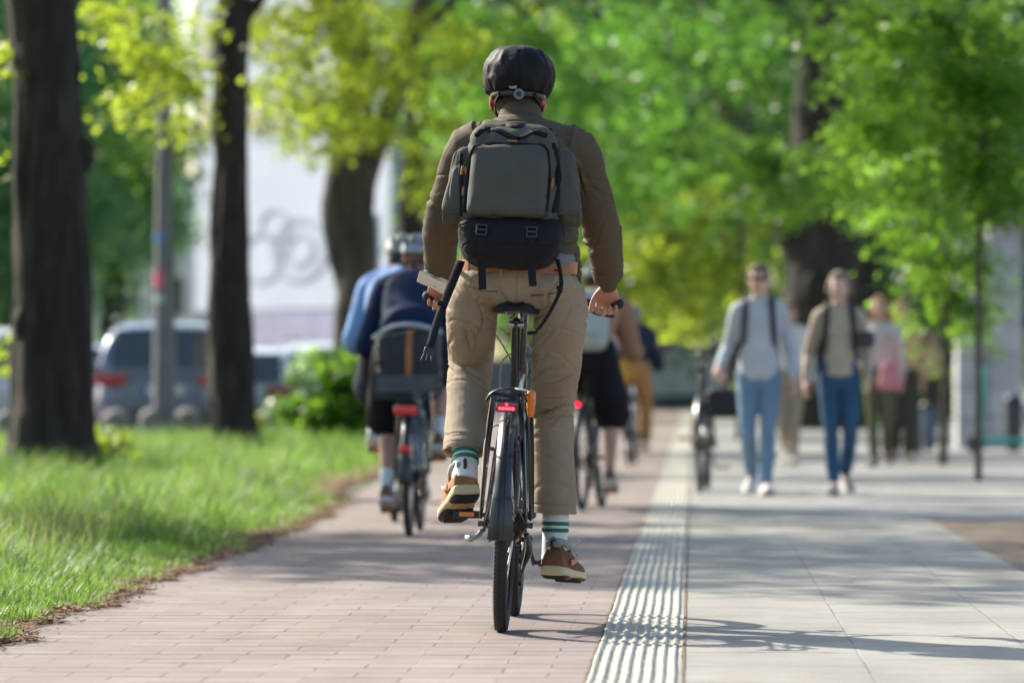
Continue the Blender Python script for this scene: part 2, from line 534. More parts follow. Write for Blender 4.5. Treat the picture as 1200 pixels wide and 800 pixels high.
    for seg in (loop,):
        for i in range(len(seg) - 1):
            a, b = V(seg[i]), V(seg[i + 1]); n = max(1, int((b - a).length / .0127))
            for k in range(n):
                p = a + (b - a) * ((k + .5) / n)
                ch.box(p, (.007 if k % 2 else .0045, .0145, .0075), Matrix.Rotation(math.atan2((b - a).z, (b - a).y), 3, 'X'))
    ch.build('chain', [CHAIN], root)
    dr = MB(); dr.sweep([(.07, .0, r - .03), (.078, .02, r - .08), (.06, .035, r - .14), (.055, .03, r - .19)], [(.009, .014), (.012, .018), (.006, .014), (.005, .012)], n=10)
    dr.cyl((.047, .005, r - .10), (.057, .005, r - .10), .022, 14); dr.cyl((.047, .035, r - .175), (.057, .035, r - .175), .022, 14)
    dr.build('derailleur', [DKSTEEL], root)
    mudguard(root, 0, r, R(62), R(186), .052, guard_mat, True)
    mudguard(root, 1.07, r, R(20), R(165), .052, guard_mat, False)
    st = MB()
    for sg in (-1, 1):
        st.tube([(sg * .068, 0, r), (sg * .032, -.29, r + .245)], .0022, 6); st.tube([(sg * .068, 0, r - .004), (sg * .034, -.365, r + .10)], .0022, 6)
        st.cyl((sg * .034, -.29, r + .245), (sg * .046, -.29, r + .245), .006, 8)
        st.cyl((sg * .064, 0, r), (sg * .088, 0, r), .009, 12)
    st.build('stay', [DKSTEEL], root)
    if rack:
        k = MB(); zt2 = .765
        for sg in (-1, 1):
            k.sweep([(sg * .045, .25, zt2 - .02), (sg * .052, .15, zt2), (sg * .052, -.20, zt2), (sg * .040, -.255, zt2 - .004), (0, -.268, zt2 - .006)], [.0055] * 5, side=(0, 0, 1), n=8, sub=4)
            k.sweep([(sg * .052, -.12, zt2), (sg * .066, -.09, .62), (sg * .080, .0, r + .02)], [.0055] * 3, n=8)
            k.sweep([(sg * .052, .10, zt2), (sg * .064, .06, .62), (sg * .078, .005, r + .04)], [.0055] * 3, n=8)
        for y in (-.2, -.08, .04, .16): k.cyl((-.052, y, zt2), (.052, y, zt2), .004, 8)
        k.tube([(0, -.26, zt2), (0, .2, zt2)], .004, 8)
        rk = k.build('rear_rack', [BLACK], root)
        if light:
            b = MB(); b.rbox((0, -.275, zt2 - .038), (.074, .024, .040), .009, 6)
            b.sweep([(-.062, -.262, zt2 - .022), (-.045, -.268, zt2 + .004), (0, -.27, zt2 + .016), (.045, -.268, zt2 + .004), (.062, -.262, zt2 - .022)], [(.004, .012)] * 5, n=8, side=(0, 0, 1))
            tl = b.build('tail_light', [DARKPL], rk)
            e = MB(); e.rbox((0, -.2885, zt2 - .040), (.064, .008, .030), .006, 5); e.build('lens', [REDL], tl)
            g = MB()
            for q in range(5): g.ell((-.020 + q * .010, -.2935, zt2 - .047), (.0055, .003, .0055), n=8)
            g.ell((.0, -.2935, zt2 - .034), (.004, .003, .005), n=8)
            g.build('led', [REDGLOW], tl)
    elif light:
        b = MB(); b.rbox((0, .17, .80), (.05, .03, .035), .01, 5); b.build('tail_light', [REDGLOW], root)
    if kick:
        k = MB(); k.sweep([(-.055, .09, .36), (-.078, .11, .32), (-.095, .05, .30), (-.112, -.02, .298)], [.010, .009, .008, .006], n=10)
        k.rbox((-.113, -.025, .297), (.02, .035, .022), .008, 5, rot=Matrix.Rotation(R(35), 3, 'Z'))
        k.build('kickstand', [mat('cast_alloy', (.34, .34, .35), .42, .8)], root)
    hl = MB(); hl.sweep([(0, .93, .90), (0, .965, .90), (0, .985, .90)], [.018, .03, .032], n=14)
    hl.build('headlight', [DARKPL], root)
    return root
# ------------------------------------------------------------------ people
def skinmat(name, col):
    m = mat(name, col, .5, var=.10, vs=14, bump=.12, bs=90)
    p = m.node_tree.nodes['Principled BSDF']
    p.inputs['Subsurface Weight'].default_value = .12
    p.inputs['Subsurface Radius'].default_value = (.9, .3, .15)
    p.inputs['Subsurface Scale'].default_value = .01
    return m
SKIN = skinmat('skin', (.52, .29, .21))
LIPS = mat('lips', (.42, .14, .12), .4)
EYEW = mat('eye_white', (.75, .73, .7), .2)
IRIS = mat('iris', (.05, .03, .02), .15)

def frame3(d, n):
    d = V(d).normalized(); n = V(n); n = (n - d * n.dot(d)).normalized()
    return d, n, d.cross(n)

def hand(mb, wrist, d, n, thumb=1, curl=.4, size=1., spread=.05, thumb_out=.7):
    """palm plus five separate fingers; d = along the hand, n = the way the palm faces; thumb=+-1 chooses its side"""
    d, n, t = frame3(d, n); t = t * thumb
    w = V(wrist); s = size
    pe = w + d * .088 * s
    mb.sweep([w - d * .03 * s, w, w + d * .04 * s, pe], [(.026 * s, .019 * s), (.025 * s, .018 * s), (.038 * s, .015 * s), (.041 * s, .012 * s)], side=t, n=12)
    L = [.070, .078, .072, .056]; rr = [.0088, .009, .0086, .0076]
    for i in range(4):
        off = (.031 - i * .0205) * s
        b = pe - d * .012 * s + t * off - d * (.004 * abs(i - 1) * s)
        fd = (d + t * (.5 - i / 3) * spread * 2).normalized(); fn = n
        pts = [b]; rads = [rr[i] * s * 1.08]
        p = b + fd * .014 * s; pts.append(p); rads.append(rr[i] * s * 1.05)
        for j, q in enumerate((.46, .31, .23)):
            ang = curl * (1.15, 1.35, .9)[j]
            fd, fn = (fd * math.cos(ang) + fn * math.sin(ang)), (fn * math.cos(ang) - fd * math.sin(ang))
            p = p + fd * L[i] * q * s * 1.12; pts.append(p); rads.append(rr[i] * s * (1., .95, .82)[j])
        mb.sweep(pts, rads, side=t, n=9, sub=3)
    b = w + d * .022 * s + t * .020 * s
    td = (d * .75 + t * thumb_out + n * .25).normalized()
    p1 = b + td * .038 * s
    t2 = (td + n * curl * .9 + d * .35).normalized(); p2 = p1 + t2 * .030 * s
    t3 = (t2 + n * curl * .8 - t * .2 * thumb_out).normalized(); p3 = p2 + t3 * .024 * s
    mb.sweep([b - td * .01, b, p1, p2, p3], [.015 * s, .015 * s, .0115 * s, .0105 * s, .0085 * s], side=n, n=9)

def head_mb(mb, c, f, up=(0, 0, 1), s=1., nose=1.):
    f, u, r_ = V(f).normalized(), V(up), None
    u = (u - f * u.dot(f)).normalized(); r_ = f.cross(u)
    M = Matrix((r_, f, u)).transposed()
    c = V(c)
    def E(p, rad, rot=None): mb.ell(c + M @ (V(p) * s), [q * s for q in rad], M if rot is None else M @ rot, n=18)
    E((0, -.012, .030), (.076, .098, .086))
    E((0, .030, -.020), (.062, .066, .080))
    E((0, .048, -.078), (.042, .042, .030))
    E((0, .076, -.098), (.022, .020, .017))
    E((0, .066, .040), (.055, .028, .028))
    for sg in (-1, 1):
        E((sg * .045, .020, -.070), (.020, .045, .032))
        E((sg * .036, .068, -.025), (.022, .022, .022))
        E((sg * .030, .086, .024), (.022, .010, .007))
        E((sg * .079, -.008, -.010), (.008, .019, .032), Matrix.Rotation(sg * .25, 3, 'Z'))
        E((sg * .077, -.004, -.034), (.008, .010, .011))
    mb.sweep([c + M @ V(p) * s for p in ((0, .088, .018), (0, .102, -.006), (0, .110, -.026), (0, .094, -.036))], [(.008 * s, .008 * s), (.010 * s, .010 * s), (.016 * s, .011 * s), (.013 * s, .008 * s)], side=r_, n=10)
    mb.ell(c + M @ V((0, .090, -.058)) * s, (.022 * s, .009 * s, .0055 * s), M, 12)
    mb.ell(c + M @ V((0, .088, -.067)) * s, (.020 * s, .009 * s, .006 * s), M, 12)
    return M

def sub(J, k): return V(J[k])

def body_mb(J, s=1., head_s=1., hands=None, fem=False):
    mb = MB(); g = lambda k: V(J[k])
    sw = .9 if fem else 1.; sl = J.get('slim', 1.)
    mb.sweep([g('pelvis') - V((0, 0, .06 * sl * sl)), g('pelvis'), g('waist'), g('chest'), g('upper'), g('neck')],
             [(.14 * s * sl, .10 * s * sl), (.155 * s * sl, .11 * s * sl), (.13 * s * sw, .095 * s), (.155 * s * sw, .11 * s), (.13 * s * sw, .085 * s), (.056 * s, .056 * s)], n=18)
    mb.sweep([g('neck') - V((0, 0, .04)), g('neck'), (g('neck') + g('head')) / 2, g('head') + V((0, 0, -.02))], [.062 * s, .054 * s, .052 * s, .055 * s], n=14)
    for q in 'LR':
        sh, el, wr = g('sh' + q), g('el' + q), g('wr' + q)
        mb.sweep([g('upper'), sh, (sh * .6 + el * .4), el, el * .65 + wr * .35, wr], [.07 * s, .058 * s, .046 * s, .038 * s, .040 * s, .026 * s], n=12)
        hp, kn, an = g('hip' + q), g('kn' + q), g('an' + q)
        mb.sweep([hp + V((0, 0, .03)), hp, hp * .5 + kn * .5, kn, kn * .68 + an * .32, kn * .2 + an * .8, an],
                 [.075 * s * sl, .085 * s * sl, .072 * s * sl, .052 * s, .056 * s, .036 * s, .033 * s], n=12)
        fd = (g('toe' + q) - an)
        mb.sweep([an + V((0, 0, .01)), an - V((0, 0, .03)) + fd * .1, an + fd * .55, an + fd * .9], [.034 * s, .038 * s, (.036 * s, .022 * s), (.03 * s, .015 * s)], n=10)
    return mb

def crease_disp(spots, base=.0018, bfreq=(9, 9, 14), seed=1):
    """cloth: single creases, each a sharp valley with raised lips, scattered round the places where cloth bunches.
    spot = (centre, pull axis, spread, count, length, depth)"""
    rs = np.random.RandomState(seed); lines = []
    for (c, ax, rad, cnt, L, amp) in spots:
        ax = np.array(ax, float); ax /= np.linalg.norm(ax)
        for _ in range(cnt):
            cc = np.array(c, float) + rs.randn(3) * rad * .55
            n = ax + rs.randn(3) * .28; n /= np.linalg.norm(n)
            lines.append((cc, n, L * (.5 + rs.rand()), 1.6 * amp * (.35 + .9 * rs.rand()), .0028 + .0042 * rs.rand(), rs.randn() * 2.2, rs.randn(3)))
    def f(co, no):
        w = fbm(co * np.array(bfreq), 3, 3) * base
        wob = vnoise(co * 16., 33) * .006
        for cc, n, L, amp, sg, cur, dr in lines:
            q = co - cc; r2 = (q * q).sum(1); m = r2 < (2.2 * L) ** 2
            if not m.any(): continue
            q = q[m]; s = q @ n; al2 = (q * q).sum(1) - s * s
            side = np.clip(.55 + 1.0 * (no[m] @ dr) / np.linalg.norm(dr), 0, 1)
            s = s + cur * al2 + wob[m]
            v = -np.exp(-(s / sg) ** 2) + .42 * np.exp(-((s - 2.1 * sg) / (1.5 * sg)) ** 2) + .18 * np.exp(-((s + 2.4 * sg) / (1.8 * sg)) ** 2)
            w[m] += amp * v * np.exp(-al2 / (L * L)) * side
        return w
    return f

def fold_disp(spots, amp=.004, base=.0035, bfreq=(8, 8, 13)):
    """cloth folds: creases along an axis that fade with distance from a spot, plus a gentle overall unevenness"""
    def f(co, no):
        w = fbm(co * np.array(bfreq), 3, 3) * base
        warp = vnoise(co * 6., 11) * 3.2 + vnoise(co * 15., 12) * 1.5
        for (c, ax, rad, freq, a) in spots:
            c = np.array(c); ax = np.array(ax, float); ax /= np.linalg.norm(ax)
            d = co - c; e = np.exp(-(d * d).sum(1) / rad ** 2)
            ph = (d @ ax) * freq + warp
            rg = (1 - np.abs(np.sin(ph))) ** 1.7
            brk = np.clip(.35 + .9 * vnoise(co * 9. + 5, 21), 0, 1.2)
            w = w - a * 1.0 * e * rg * (.15 + brk)
        return w
    return f

def shoe(name, parent, heel, toe, ankle_up, mats, width=.104, toe_out=0, tilt=None, detail=False, fn=None):
    """a shoe whose sole runs from heel to toe; up = the way the ankle points"""
    heel, toe = V(heel), V(toe); f = (toe - heel); Ln = f.length; f.normalize()
    u = V(ankle_up); u = (u - f * u.dot(f)).normalized(); r_ = f.cross(u)
    M = Matrix((r_, f, u)).transposed()
    P = lambda x, y, z: heel + M @ V((x, y * Ln, z))
    w = width / 2
    S = [(-.012, .66, .040), (.0, .76, .080), (.05, .83, .102), (.16, .86, .106), (.28, .85, .100), (.38, .87, .090), (.50, .93, .074), (.62, 1.0, .062), (.75, 1.0, .054), (.87, .90, .047), (.96, .66, .038), (1.0, .35, .030)]
    up = MB(); rings = []
    for y, k, h in S:
        ring = []
        for q in range(22):
            a = 2 * PI * q / 22; ca, sa = math.cos(a), math.sin(a)
            x = w * .93 * k * (abs(ca) ** .8) * (1 if ca > 0 else -1)
            z = .018 + (h - .018) * max(0, sa) ** .75 if sa > 0 else .018 + sa * .008
            if .02 < y < .3 and sa > .5: x *= .78
            ring.append(P(x, y, z))
        rings.append(ring)
    up.loft(rings)
    us = up.build(name, mats[0], parent, sub=1)
    so = MB(); rings = []
    for y, k, h in S:
        e = .0
        lift = .012 * max(0, (y - .7) / .3) ** 2
        ring = []
        for q in range(16):
            a = 2 * PI * q / 16; ca, sa = math.cos(a), math.sin(a)
            x = w * k * 1.04 * (abs(ca) ** .35) * (1 if ca > 0 else -1)
            th = .017 if y < .35 else .014
            z = .009 + lift + th * (abs(sa) ** .5) * (1 if sa > 0 else -1)
            yy = y + (-.02 if y < 0 else (.015 if y > .98 else 0))
            ring.append(P(x, yy, z))
        rings.append(ring)
    so.loft(rings)
    so.build('sole', mats[1], us, sub=1)
    if detail:
        cream, rubber, grey = mats[1], mats[2], mats[3]
        o = MB()
        def slab(y0, y1):
            rings = []
            for k in range(9):
                y = y0 + (y1 - y0) * k / 8
                kk = np.interp(y, [q[0] for q in S], [q[1] for q in S]) * (.98 if 0 < k < 8 else .86)
                lift = .012 * max(0, (y - .7) / .3) ** 2
                rings.append([P(w * kk * math.cos(a) * 1.0, y, -.006 + lift + .006 * (1 if math.sin(a) > 0 else -1) * abs(math.sin(a)) ** .4) for a in [2 * PI * j / 14 for j in range(14)]])
            o.loft(rings)
        slab(.0, .27); slab(.50, .985)
        for k in range(8): o.box(P(0, .56 + k * .045, -.0145 + .010 * max(0, (.56 + k * .045 - .7) / .3) ** 2), (w * 1.5 * (1 - .06 * abs(k - 2.5)), .006, .004), rot=M)
        for k in range(3): o.box(P(0, .05 + k * .07, -.0145), (w * 1.2, .006, .004), rot=M)
        o.build('outsole', rubber, us)
        t = MB(); t.ell(P(0, .36, -.008), (w * .42, .028, .004), M, 14); t.ell(P(0, .42, -.008), (w * .6, .02, .004), M, 14); t.build('arch_plate', mat('outsole_tan', (.45, .27, .16), .6), us)
        g = MB()
        g.sweep([P(.026, .42, .088), P(.034, .27, .096), P(.032, .11, .103), P(0, .015, .110), P(-.032, .11, .103), P(-.034, .27, .096), P(-.026, .42, .088)], [(.006, .011)] * 7, side=r_, n=10, sub=4)
        g.rbox(P(0, .004, .096), (.050, .012, .020), .004, 5, rot=M)
        g.build('collar', grey, us)
        b = MB(); b.sweep([P(0, -.040, .078), P(0, -.075, .092), P(0, -.070, .108), P(0, -.030, .108)], [(.006, .003)] * 4, side=r_, n=8, sub=4)
        b.build('pull_tab', DARKPL, us)
        l = MB()
        for k in range(5): l.sweep([P(-.028, .42 + k * .055, .080 - k * .006), P(0, .43 + k * .055, .090 - k * .007), P(.028, .42 + k * .055, .080 - k * .006)], [.0028] * 3, n=6)
        l.sweep([P(.01, .40, .094), P(.04, .36, .12), P(.055, .44, .115), P(.03, .46, .092), P(.055, .52, .06)], [.0022] * 5, n=6, sub=5)
        l.build('laces', mat('lace', (.42, .45, .36), .8), us)
        pn = MB()
        for sg in (-1, 1):
            pn.sweep([P(sg * w * .93, .18, .04), P(sg * w * .95, .35, .05), P(sg * w * .88, .48, .07)], [(.003, .010), (.003, .008), (.003, .006)], side=r_, n=8)
        pn.build('side_panel', mats[4], us)
    return us

def make_person(label, J, loc, rot=(0, 0, 0), scale=1., group=None, skin=None, fem=False, top=None, bottom=None, hairm=None, hair='short', hairlen=.2,
                sleeve=1., legs=1., shoes=None, sock=None, helmet=None, hands=None, voxel=.009, face=(0, 1, 0), s=1., folds=True, topw=1., hem=0., loose=.0, detail=False, skirt=False, bodyfn=None, collar=None):
    skin = skin or SKIN
    g = lambda k: V(J[k])
    mb = body_mb(J, s, fem=fem)
    up = V(J.get('headup', (0, 0, 1)))
    HM = head_mb(mb, g('head'), face, up, s)
    for q in 'LR':
        h = (hands or {}).get(q)
        sg = 1 if q == 'R' else -1
        d = (g('wr' + q) - g('el' + q)).normalized()
        if h: hand(mb, g('wr' + q), h.get('d', d), h['n'], h.get('t', sg), h.get('curl', .5), h.get('size', s))
        else: hand(mb, g('wr' + q), d, (-sg, 0.15, 0), sg, .35, .95 * s)
    hc = g('head')
    def mf(c):
        L = (c - np.array(hc)) @ np.array(HM)
        return ((np.abs(L[:, 0]) < .022 * s) & (L[:, 1] > .086 * s) & (L[:, 2] < -.051 * s) & (L[:, 2] > -.071 * s)).astype(int)
    root = mb.remesh('person', [skin, LIPS], None, voxel, 3, None, mf)
    root.location = loc; root.rotation_euler = rot; root.scale = (scale,) * 3
    tag(root, label, 'person', group)
    # eyes
    for sg in (-1, 1):
        e = MB(); e.ell(hc + HM @ V((sg * .031, .083, .006)) * s, (.0115 * s,) * 3, HM, 12)
        n0 = len(e.f); e.ell(hc + HM @ V((sg * .031, .0925, .006)) * s, (.0052 * s, .0032 * s, .0052 * s), HM, 10, mi=1)
        e.build('eye', [EYEW, IRIS], root)
    if hairm:
        h = MB()
        E = lambda p, rad: h.ell(hc + HM @ (V(p) * s), [q * s for q in rad], HM, 18)
        E((0, -.022, .045), (.085, .100, .084))
        E((0, -.055, -.005), (.077, .062, .072))
        for sg in (-1, 1): E((sg * .070, -.012, .03), (.018, .05, .045))
        E((0, .052, .088), (.060, .040, .030))
        if hair == 'long':
            for k in range(9):
                x = -.07 + k * .0175
                h.sweep([hc + HM @ V((x, -.075, .02)) * s, hc + HM @ V((x * 1.25, -.10, -.08)) * s, hc + HM @ V((x * 1.3, -.105, -.08 - hairlen * (.8 + .3 * random.random()))) * s], [.024 * s, .022 * s, .008 * s], n=8)
        if hair == 'sides':
            for sg in (-1, 1):
                h.sweep([hc + HM @ V((sg * .06, .0, .06)) * s, hc + HM @ V((sg * .088, -.02, -.04)) * s, hc + HM @ V((sg * .085, -.01, -.04 - hairlen)) * s], [.025 * s, .028 * s, .012 * s], n=8)
            h.sweep([hc + HM @ V((0, -.08, .02)) * s, hc + HM @ V((0, -.10, -.05)) * s, hc + HM @ V((0, -.09, -.05 - hairlen)) * s], [(.07 * s, .03 * s), (.075 * s, .03 * s), (.05 * s, .015 * s)], n=12, side=HM.col[0])
        if hair == 'pony':
            h.sweep([hc + HM @ V((0, -.10, .02)) * s, hc + HM @ V((0, -.14, -.02)) * s, hc + HM @ V((0, -.15, -.02 - hairlen)) * s], [.022 * s, .028 * s, .010 * s], n=8)
        if hair == 'bun': E((0, -.115, .05), (.038, .035, .038))
        def hd(co, no): return fbm(co * np.array((60, 60, 22)), 5, 2) * .003
        h.remesh('hair', [hairm], root, .007 if not detail else .005, 3, hd)
    if top:
        t = MB(); o = .008 + loose
        W = (.93 if fem else 1.) * topw
        hemv = V((0, 0, hem))
        t.sweep([g('pelvis') + V((0, .0, .10)) + hemv, g('waist'), g('chest'), g('upper'), g('neck') - V((0, .005, .03))],
                [(.158 * s * W + o, .118 * s + o), (.140 * s * W + o, .105 * s + o), (.160 * s * W + o, .115 * s + o), (.135 * s * W + o, .088 * s + o), (.070 * s, .068 * s)], n=22)
        t.sweep([g('shL'), g('upper') + V((0, 0, .012)), g('shR')], [.062 * s + o, (.075 * s + o), .062 * s + o], n=14)
        for q in 'LR':
            sh, el, wr = g('sh' + q), g('el' + q), g('wr' + q)
            if sleeve >= .95:
                t.sweep([sh * .6 + g('upper') * .4, sh, sh * .5 + el * .5, el, el * .5 + wr * .5, wr - (wr - el).normalized() * .02],
                        [.060 * s + o, .057 * s + o, .046 * s + o, .039 * s + o, .034 * s + o, .026 * s + o * .8], n=16)
            else:
                e2 = sh + (el - sh) * (sleeve * 2 if sleeve <= .5 else 1)
                t.sweep([sh * .6 + g('upper') * .4, sh, e2], [.062 * s + o, .060 * s + o, .052 * s + o], n=16)
        if fem:
            for sg in (-1, 1): t.ell(g('chest') + V((sg * .07 * s, .075 * s + o, .0)), (.062 * s, .055 * s, .062 * s), n=14)
        sp = []
        if folds:
            for q in 'LR':
                sp.append((J['el' + q], g('wr' + q) - g('el' + q) if True else 0, .11, 150, .008))
                sp.append(((g('sh' + q) * .9 + g('upper') * .1), (0.6 if q == 'L' else -.6, 0, 1), .12, 70, .006))
            sp.append((g('waist'), (0.2, 0, 1), .16, 95, .007))
        t.remesh('top' if not collar else 'jacket', [top], root, voxel, 4, fold_disp(sp) if folds else None)
    if bottom:
        b = MB(); o = .012 + loose * .6
        b.sweep([g('pelvis') + V((0, 0, .115)), g('pelvis') + V((0, 0, .04)), g('pelvis') - V((0, 0, .06))], [(.128 * s + o, .088 * s + o), (.143 * s + o, .104 * s + o), (.130 * s + o, .105 * s + o)], n=22)
        for q in 'LR':
            hp, kn, an = g('hip' + q), g('kn' + q), g('an' + q)
            if legs >= .9:
                an2 = kn + (an - kn) * legs
                b.sweep([hp + V((0, 0, .04)), hp, hp * .55 + kn * .45, kn, kn * .55 + an * .45, an2], [.070 * s + o, .076 * s + o, .066 * s + o, .050 * s + o, .052 * s + o * .7, .038 * s + o], n=18)
            else:
                e2 = hp + (kn - hp) * min(1.1, legs * 2)
                b.sweep([hp + V((0, 0, .04)), hp, e2], [.090 * s + o, .094 * s + o, .078 * s + o * 2], n=18)
        sp = []
        if folds:
            for q in 'LR':
                sp.append((J['kn' + q], g('an' + q) - g('hip' + q), .13, 120, .008))
                sp.append((J['hip' + q], g('kn' + q) - g('hip' + q), .13, 80, .006))
                if legs >= .9: sp.append((J['an' + q], (0, 0, 1), .10, 140, .007))
        b.remesh('shorts' if legs < .9 else 'trousers', [bottom], root, voxel, 4, fold_disp(sp) if folds else None)
    if shoes:
        for q in 'LR':
            an, toe = g('an' + q), g('toe' + q)
            up = J.get('footup' + q, (0, 0, 1))
            f = (toe - an); u = V(up).normalized()
            fl = (f - u * f.dot(u)).normalized()
            heel = an - u * .085 * s - fl * .055 * s
            shoe('shoe', root, heel, heel + fl * .285 * s, u, [shoes, shoes_sole], .10 * s)
            if sock:
                k = MB(); kn = g('kn' + q); dd = (kn - an).normalized()
                k.sweep([an - dd * .03, an + dd * .03, an + dd * .10], [.040 * s, .038 * s, .041 * s], n=12); k.build('sock', sock, root)
    if helmet:
        bike_helmet(root, hc, HM, s, helmet)
    return root

shoes_sole = mat('shoe_sole_white', (.62, .6, .56), .6)

def bike_helmet(root, hc, HM, s, m):
    h = MB(); rings = []
    n = 28
    for i in range(11):
        t = i / 10; th = t * R(94)
        ring = []
        for k in range(n):
            a = 2 * PI * k / n
            rx, ry = .098, .128
            vent = .010 * max(0, math.sin(6 * a)) * math.sin(min(PI, th * 1.4))
            x = (rx - vent) * math.sin(th) * math.cos(a); y = (ry - vent) * math.sin(th) * math.sin(a) - .012
            z = .045 + .098 * math.cos(th) - (.02 if y < -.05 else 0) * t
            ring.append(hc + HM @ V((x, y, z)) * s)
        rings.append(ring)
    h.loft(rings)
    o = h.build('helmet', m, root, sub=1)
    v = MB()
    for j in range(5):
        for sg in (-1, 0, 1):
            a = -.9 + j * .45
            p = V((sg * .055, .125 * math.sin(a) - .012, .045 + .096 * math.cos(a) * (1 if sg == 0 else .80)))
            v.ell(hc + HM @ p * s, (.008 * s, .024 * s, .008 * s), HM @ Matrix.Rotation(-a, 3, 'X'), 10)
    v.build('vent', DARKPL, o)
    st = MB()
    for sg in (-1, 1):
        st.sweep([hc + HM @ V((sg * .083, .02, .04)) * s, hc + HM @ V((sg * .075, .03, -.05)) * s, hc + HM @ V((sg * .03, .065, -.115)) * s], [(.006, .002)] * 3, n=6)
    st.build('chin_strap', DARKPL, root)

STAND = dict(pelvis=(0, 0, .98), waist=(0, .01, 1.12), chest=(0, .0, 1.32), upper=(0, -.01, 1.45), neck=(0, .0, 1.54), head=(0, .025, 1.665),
             shL=(-.160, -.01, 1.43), shR=(.160, -.01, 1.43), elL=(-.215, -.03, 1.15), elR=(.215, -.03, 1.15), wrL=(-.23, .05, .90), wrR=(.23, .05, .90),
             hipL=(-.09, 0, .93), hipR=(.09, 0, .93), knL=(-.095, .02, .50), knR=(.095, .02, .50), anL=(-.10, -.02, .085), anR=(.10, -.02, .085),
             toeL=(-.11, .14, .03), toeR=(.11, .14, .03))
# ------------------------------------------------------------------ the cyclist in front and the bicycle
from mathutils.bvhtree import BVHTree
LEAN = R(2.3)
RX, RY = -.614, 15.02
LOC0 = (RX, RY, 0.006)
ROT0 = (0, LEAN, 0)
def on_back(ob, pts, off=.002):
    """lay points (x, z) on the back of a mesh, seen along +y"""
    me = ob.data
    bv = BVHTree.FromPolygons([v.co for v in me.vertices], [p.vertices for p in me.polygons])
    out = []
    for x, z in pts:
        h = bv.ray_cast(V((x, -1, z)), V((0, 1, 0)))
        if h[0] is not None: out.append(h[0] - V((0, off, 0)))
    return out

make_bicycle('bicycle', 'black city bicycle with glowing red tail light carrying the man with the grey backpack', LOC0, ROT0,
             'bicycles on the path', BLACK, True, R(-28), True, False, True, False, 'flat', True, spokes=32)
# extra pieces of this bicycle
b0 = bpy.data.objects['bicycle']
m = MB(); m.rbox((.072, -.16, .735), (.028, .05, .085), .01, 6, fn=lambda q: V((q.x, q.y, q.z)) if q.z > 0 else V((q.x * (1 + q.z * 6), q.y, q.z)))
m.build('luggage_strap', [ORANGE], b0)
m = MB(); m.sweep([(.070, -.12, .76), (.078, -.05, .60), (.083, .02, .42), (.085, .02, .37)], [.006, .006, .006, .006], n=8); m.sweep([(.02, -.1, .78), (.06, -.14, .775), (.072, -.16, .76)], [.005] * 3, n=6)
m.build('elastic_cord', [DARKPL], b0)

RJ = dict(slim=.62, pelvis=(0, .20, 1.12), waist=(.0, .215, 1.20), chest=(-.005, .30, 1.42), upper=(-.012, .375, 1.59), neck=(-.022, .425, 1.655), head=(-.034, .475, 1.755),
          shL=(-.175, .385, 1.568), shR=(.162, .385, 1.568), elL=(-.268, .56, 1.31), elR=(.258, .56, 1.31), wrL=(-.285, .695, 1.13), wrR=(.287, .695, 1.135),
          hipL=(-.128, .24, 1.06), hipR=(.128, .24, 1.06), knL=(-.158, .56, .885), knR=(.118, .50, .715), anL=(-.148, .215, .535), anR=(.146, .515, .300),
          toeL=(-.165, .36, .40), toeR=(.175, .70, .185))
SKIN_R = skinmat('skin_ruddy', (.47, .25, .18))
JACKET = mat('olive_jacket_cloth', (.098, .076, .050), .75, var=.10, vs=5, bump=.12, bs=420, spec=.18)
KHAKI = mat('khaki_cotton', (.305, .240, .170), .82, var=.07, vs=7, bump=.16, bs=520, spec=.18)
BELT = mat('brown_leather', (.36, .13, .045), .45, var=.25, vs=18, bump=.15, bs=90)
CANVAS = mat('grey_green_canvas', (.088, .086, .070), .75, var=.08, vs=9, bump=.22, bs=600, spec=.2)
NYLON = mat('black_nylon', (.009, .009, .011), .7, spec=.25, var=.15, bump=.25, bs=500)
TAN = mat('tan_suede', (.36, .165, .075), .85, var=.22, vs=22, bump=.25, bs=220, spec=.15)
BROWNS = mat('brown_suede', (.20, .095, .055), .85, var=.25, vs=22, bump=.25, bs=220, spec=.15)
CREAM = mat('cream_rubber', (.60, .50, .30), .6, var=.08, bump=.08, bs=80)
SGREY = mat('shoe_grey_textile', (.30, .32, .27), .8, bump=.2, bs=300)
SALMON = mat('salmon_suede', (.62, .27, .16), .8)
SOCKW = mat('sock_white', (.74, .74, .76), .85, var=.05, bump=.2, bs=150, stretch=(3, 3, .3))
SOCKG = mat('sock_green', (.012, .16, .085), .85)

def crease(m, sc_=(5, 5, 26), dist=.012, strength=.55, scale=1.):
    nt = m.node_tree; p = nt.nodes['Principled BSDF']; tc = nt.nodes.new('ShaderNodeTexCoord')
    prev = p.inputs['Normal'].links[0].from_socket
    mp = nt.nodes.new('ShaderNodeMapping'); mp.inputs['Scale'].default_value = sc_; mp.inputs['Rotation'].default_value = (.2, .35, 0); nt.links.new(tc.outputs['Object'], mp.inputs[0])
    n = nt.nodes.new('ShaderNodeTexNoise'); n.noise_type = 'RIDGED_MULTIFRACTAL' if 'RIDGED_MULTIFRACTAL' in n.bl_rna.properties['noise_type'].enum_items else 'FBM'
    n.inputs['Scale'].default_value = scale; n.inputs['Detail'].default_value = 2.5; n.inputs['Distortion'].default_value = .8
    nt.links.new(mp.outputs[0], n.inputs['Vector'])
    b = nt.nodes.new('ShaderNodeBump'); b.inputs['Strength'].default_value = strength; b.inputs['Distance'].default_value = dist
    nt.links.new(n.outputs['Fac'], b.inputs['Height']); nt.links.new(prev, b.inputs['Normal']); nt.links.new(b.outputs[0], p.inputs['Normal'])
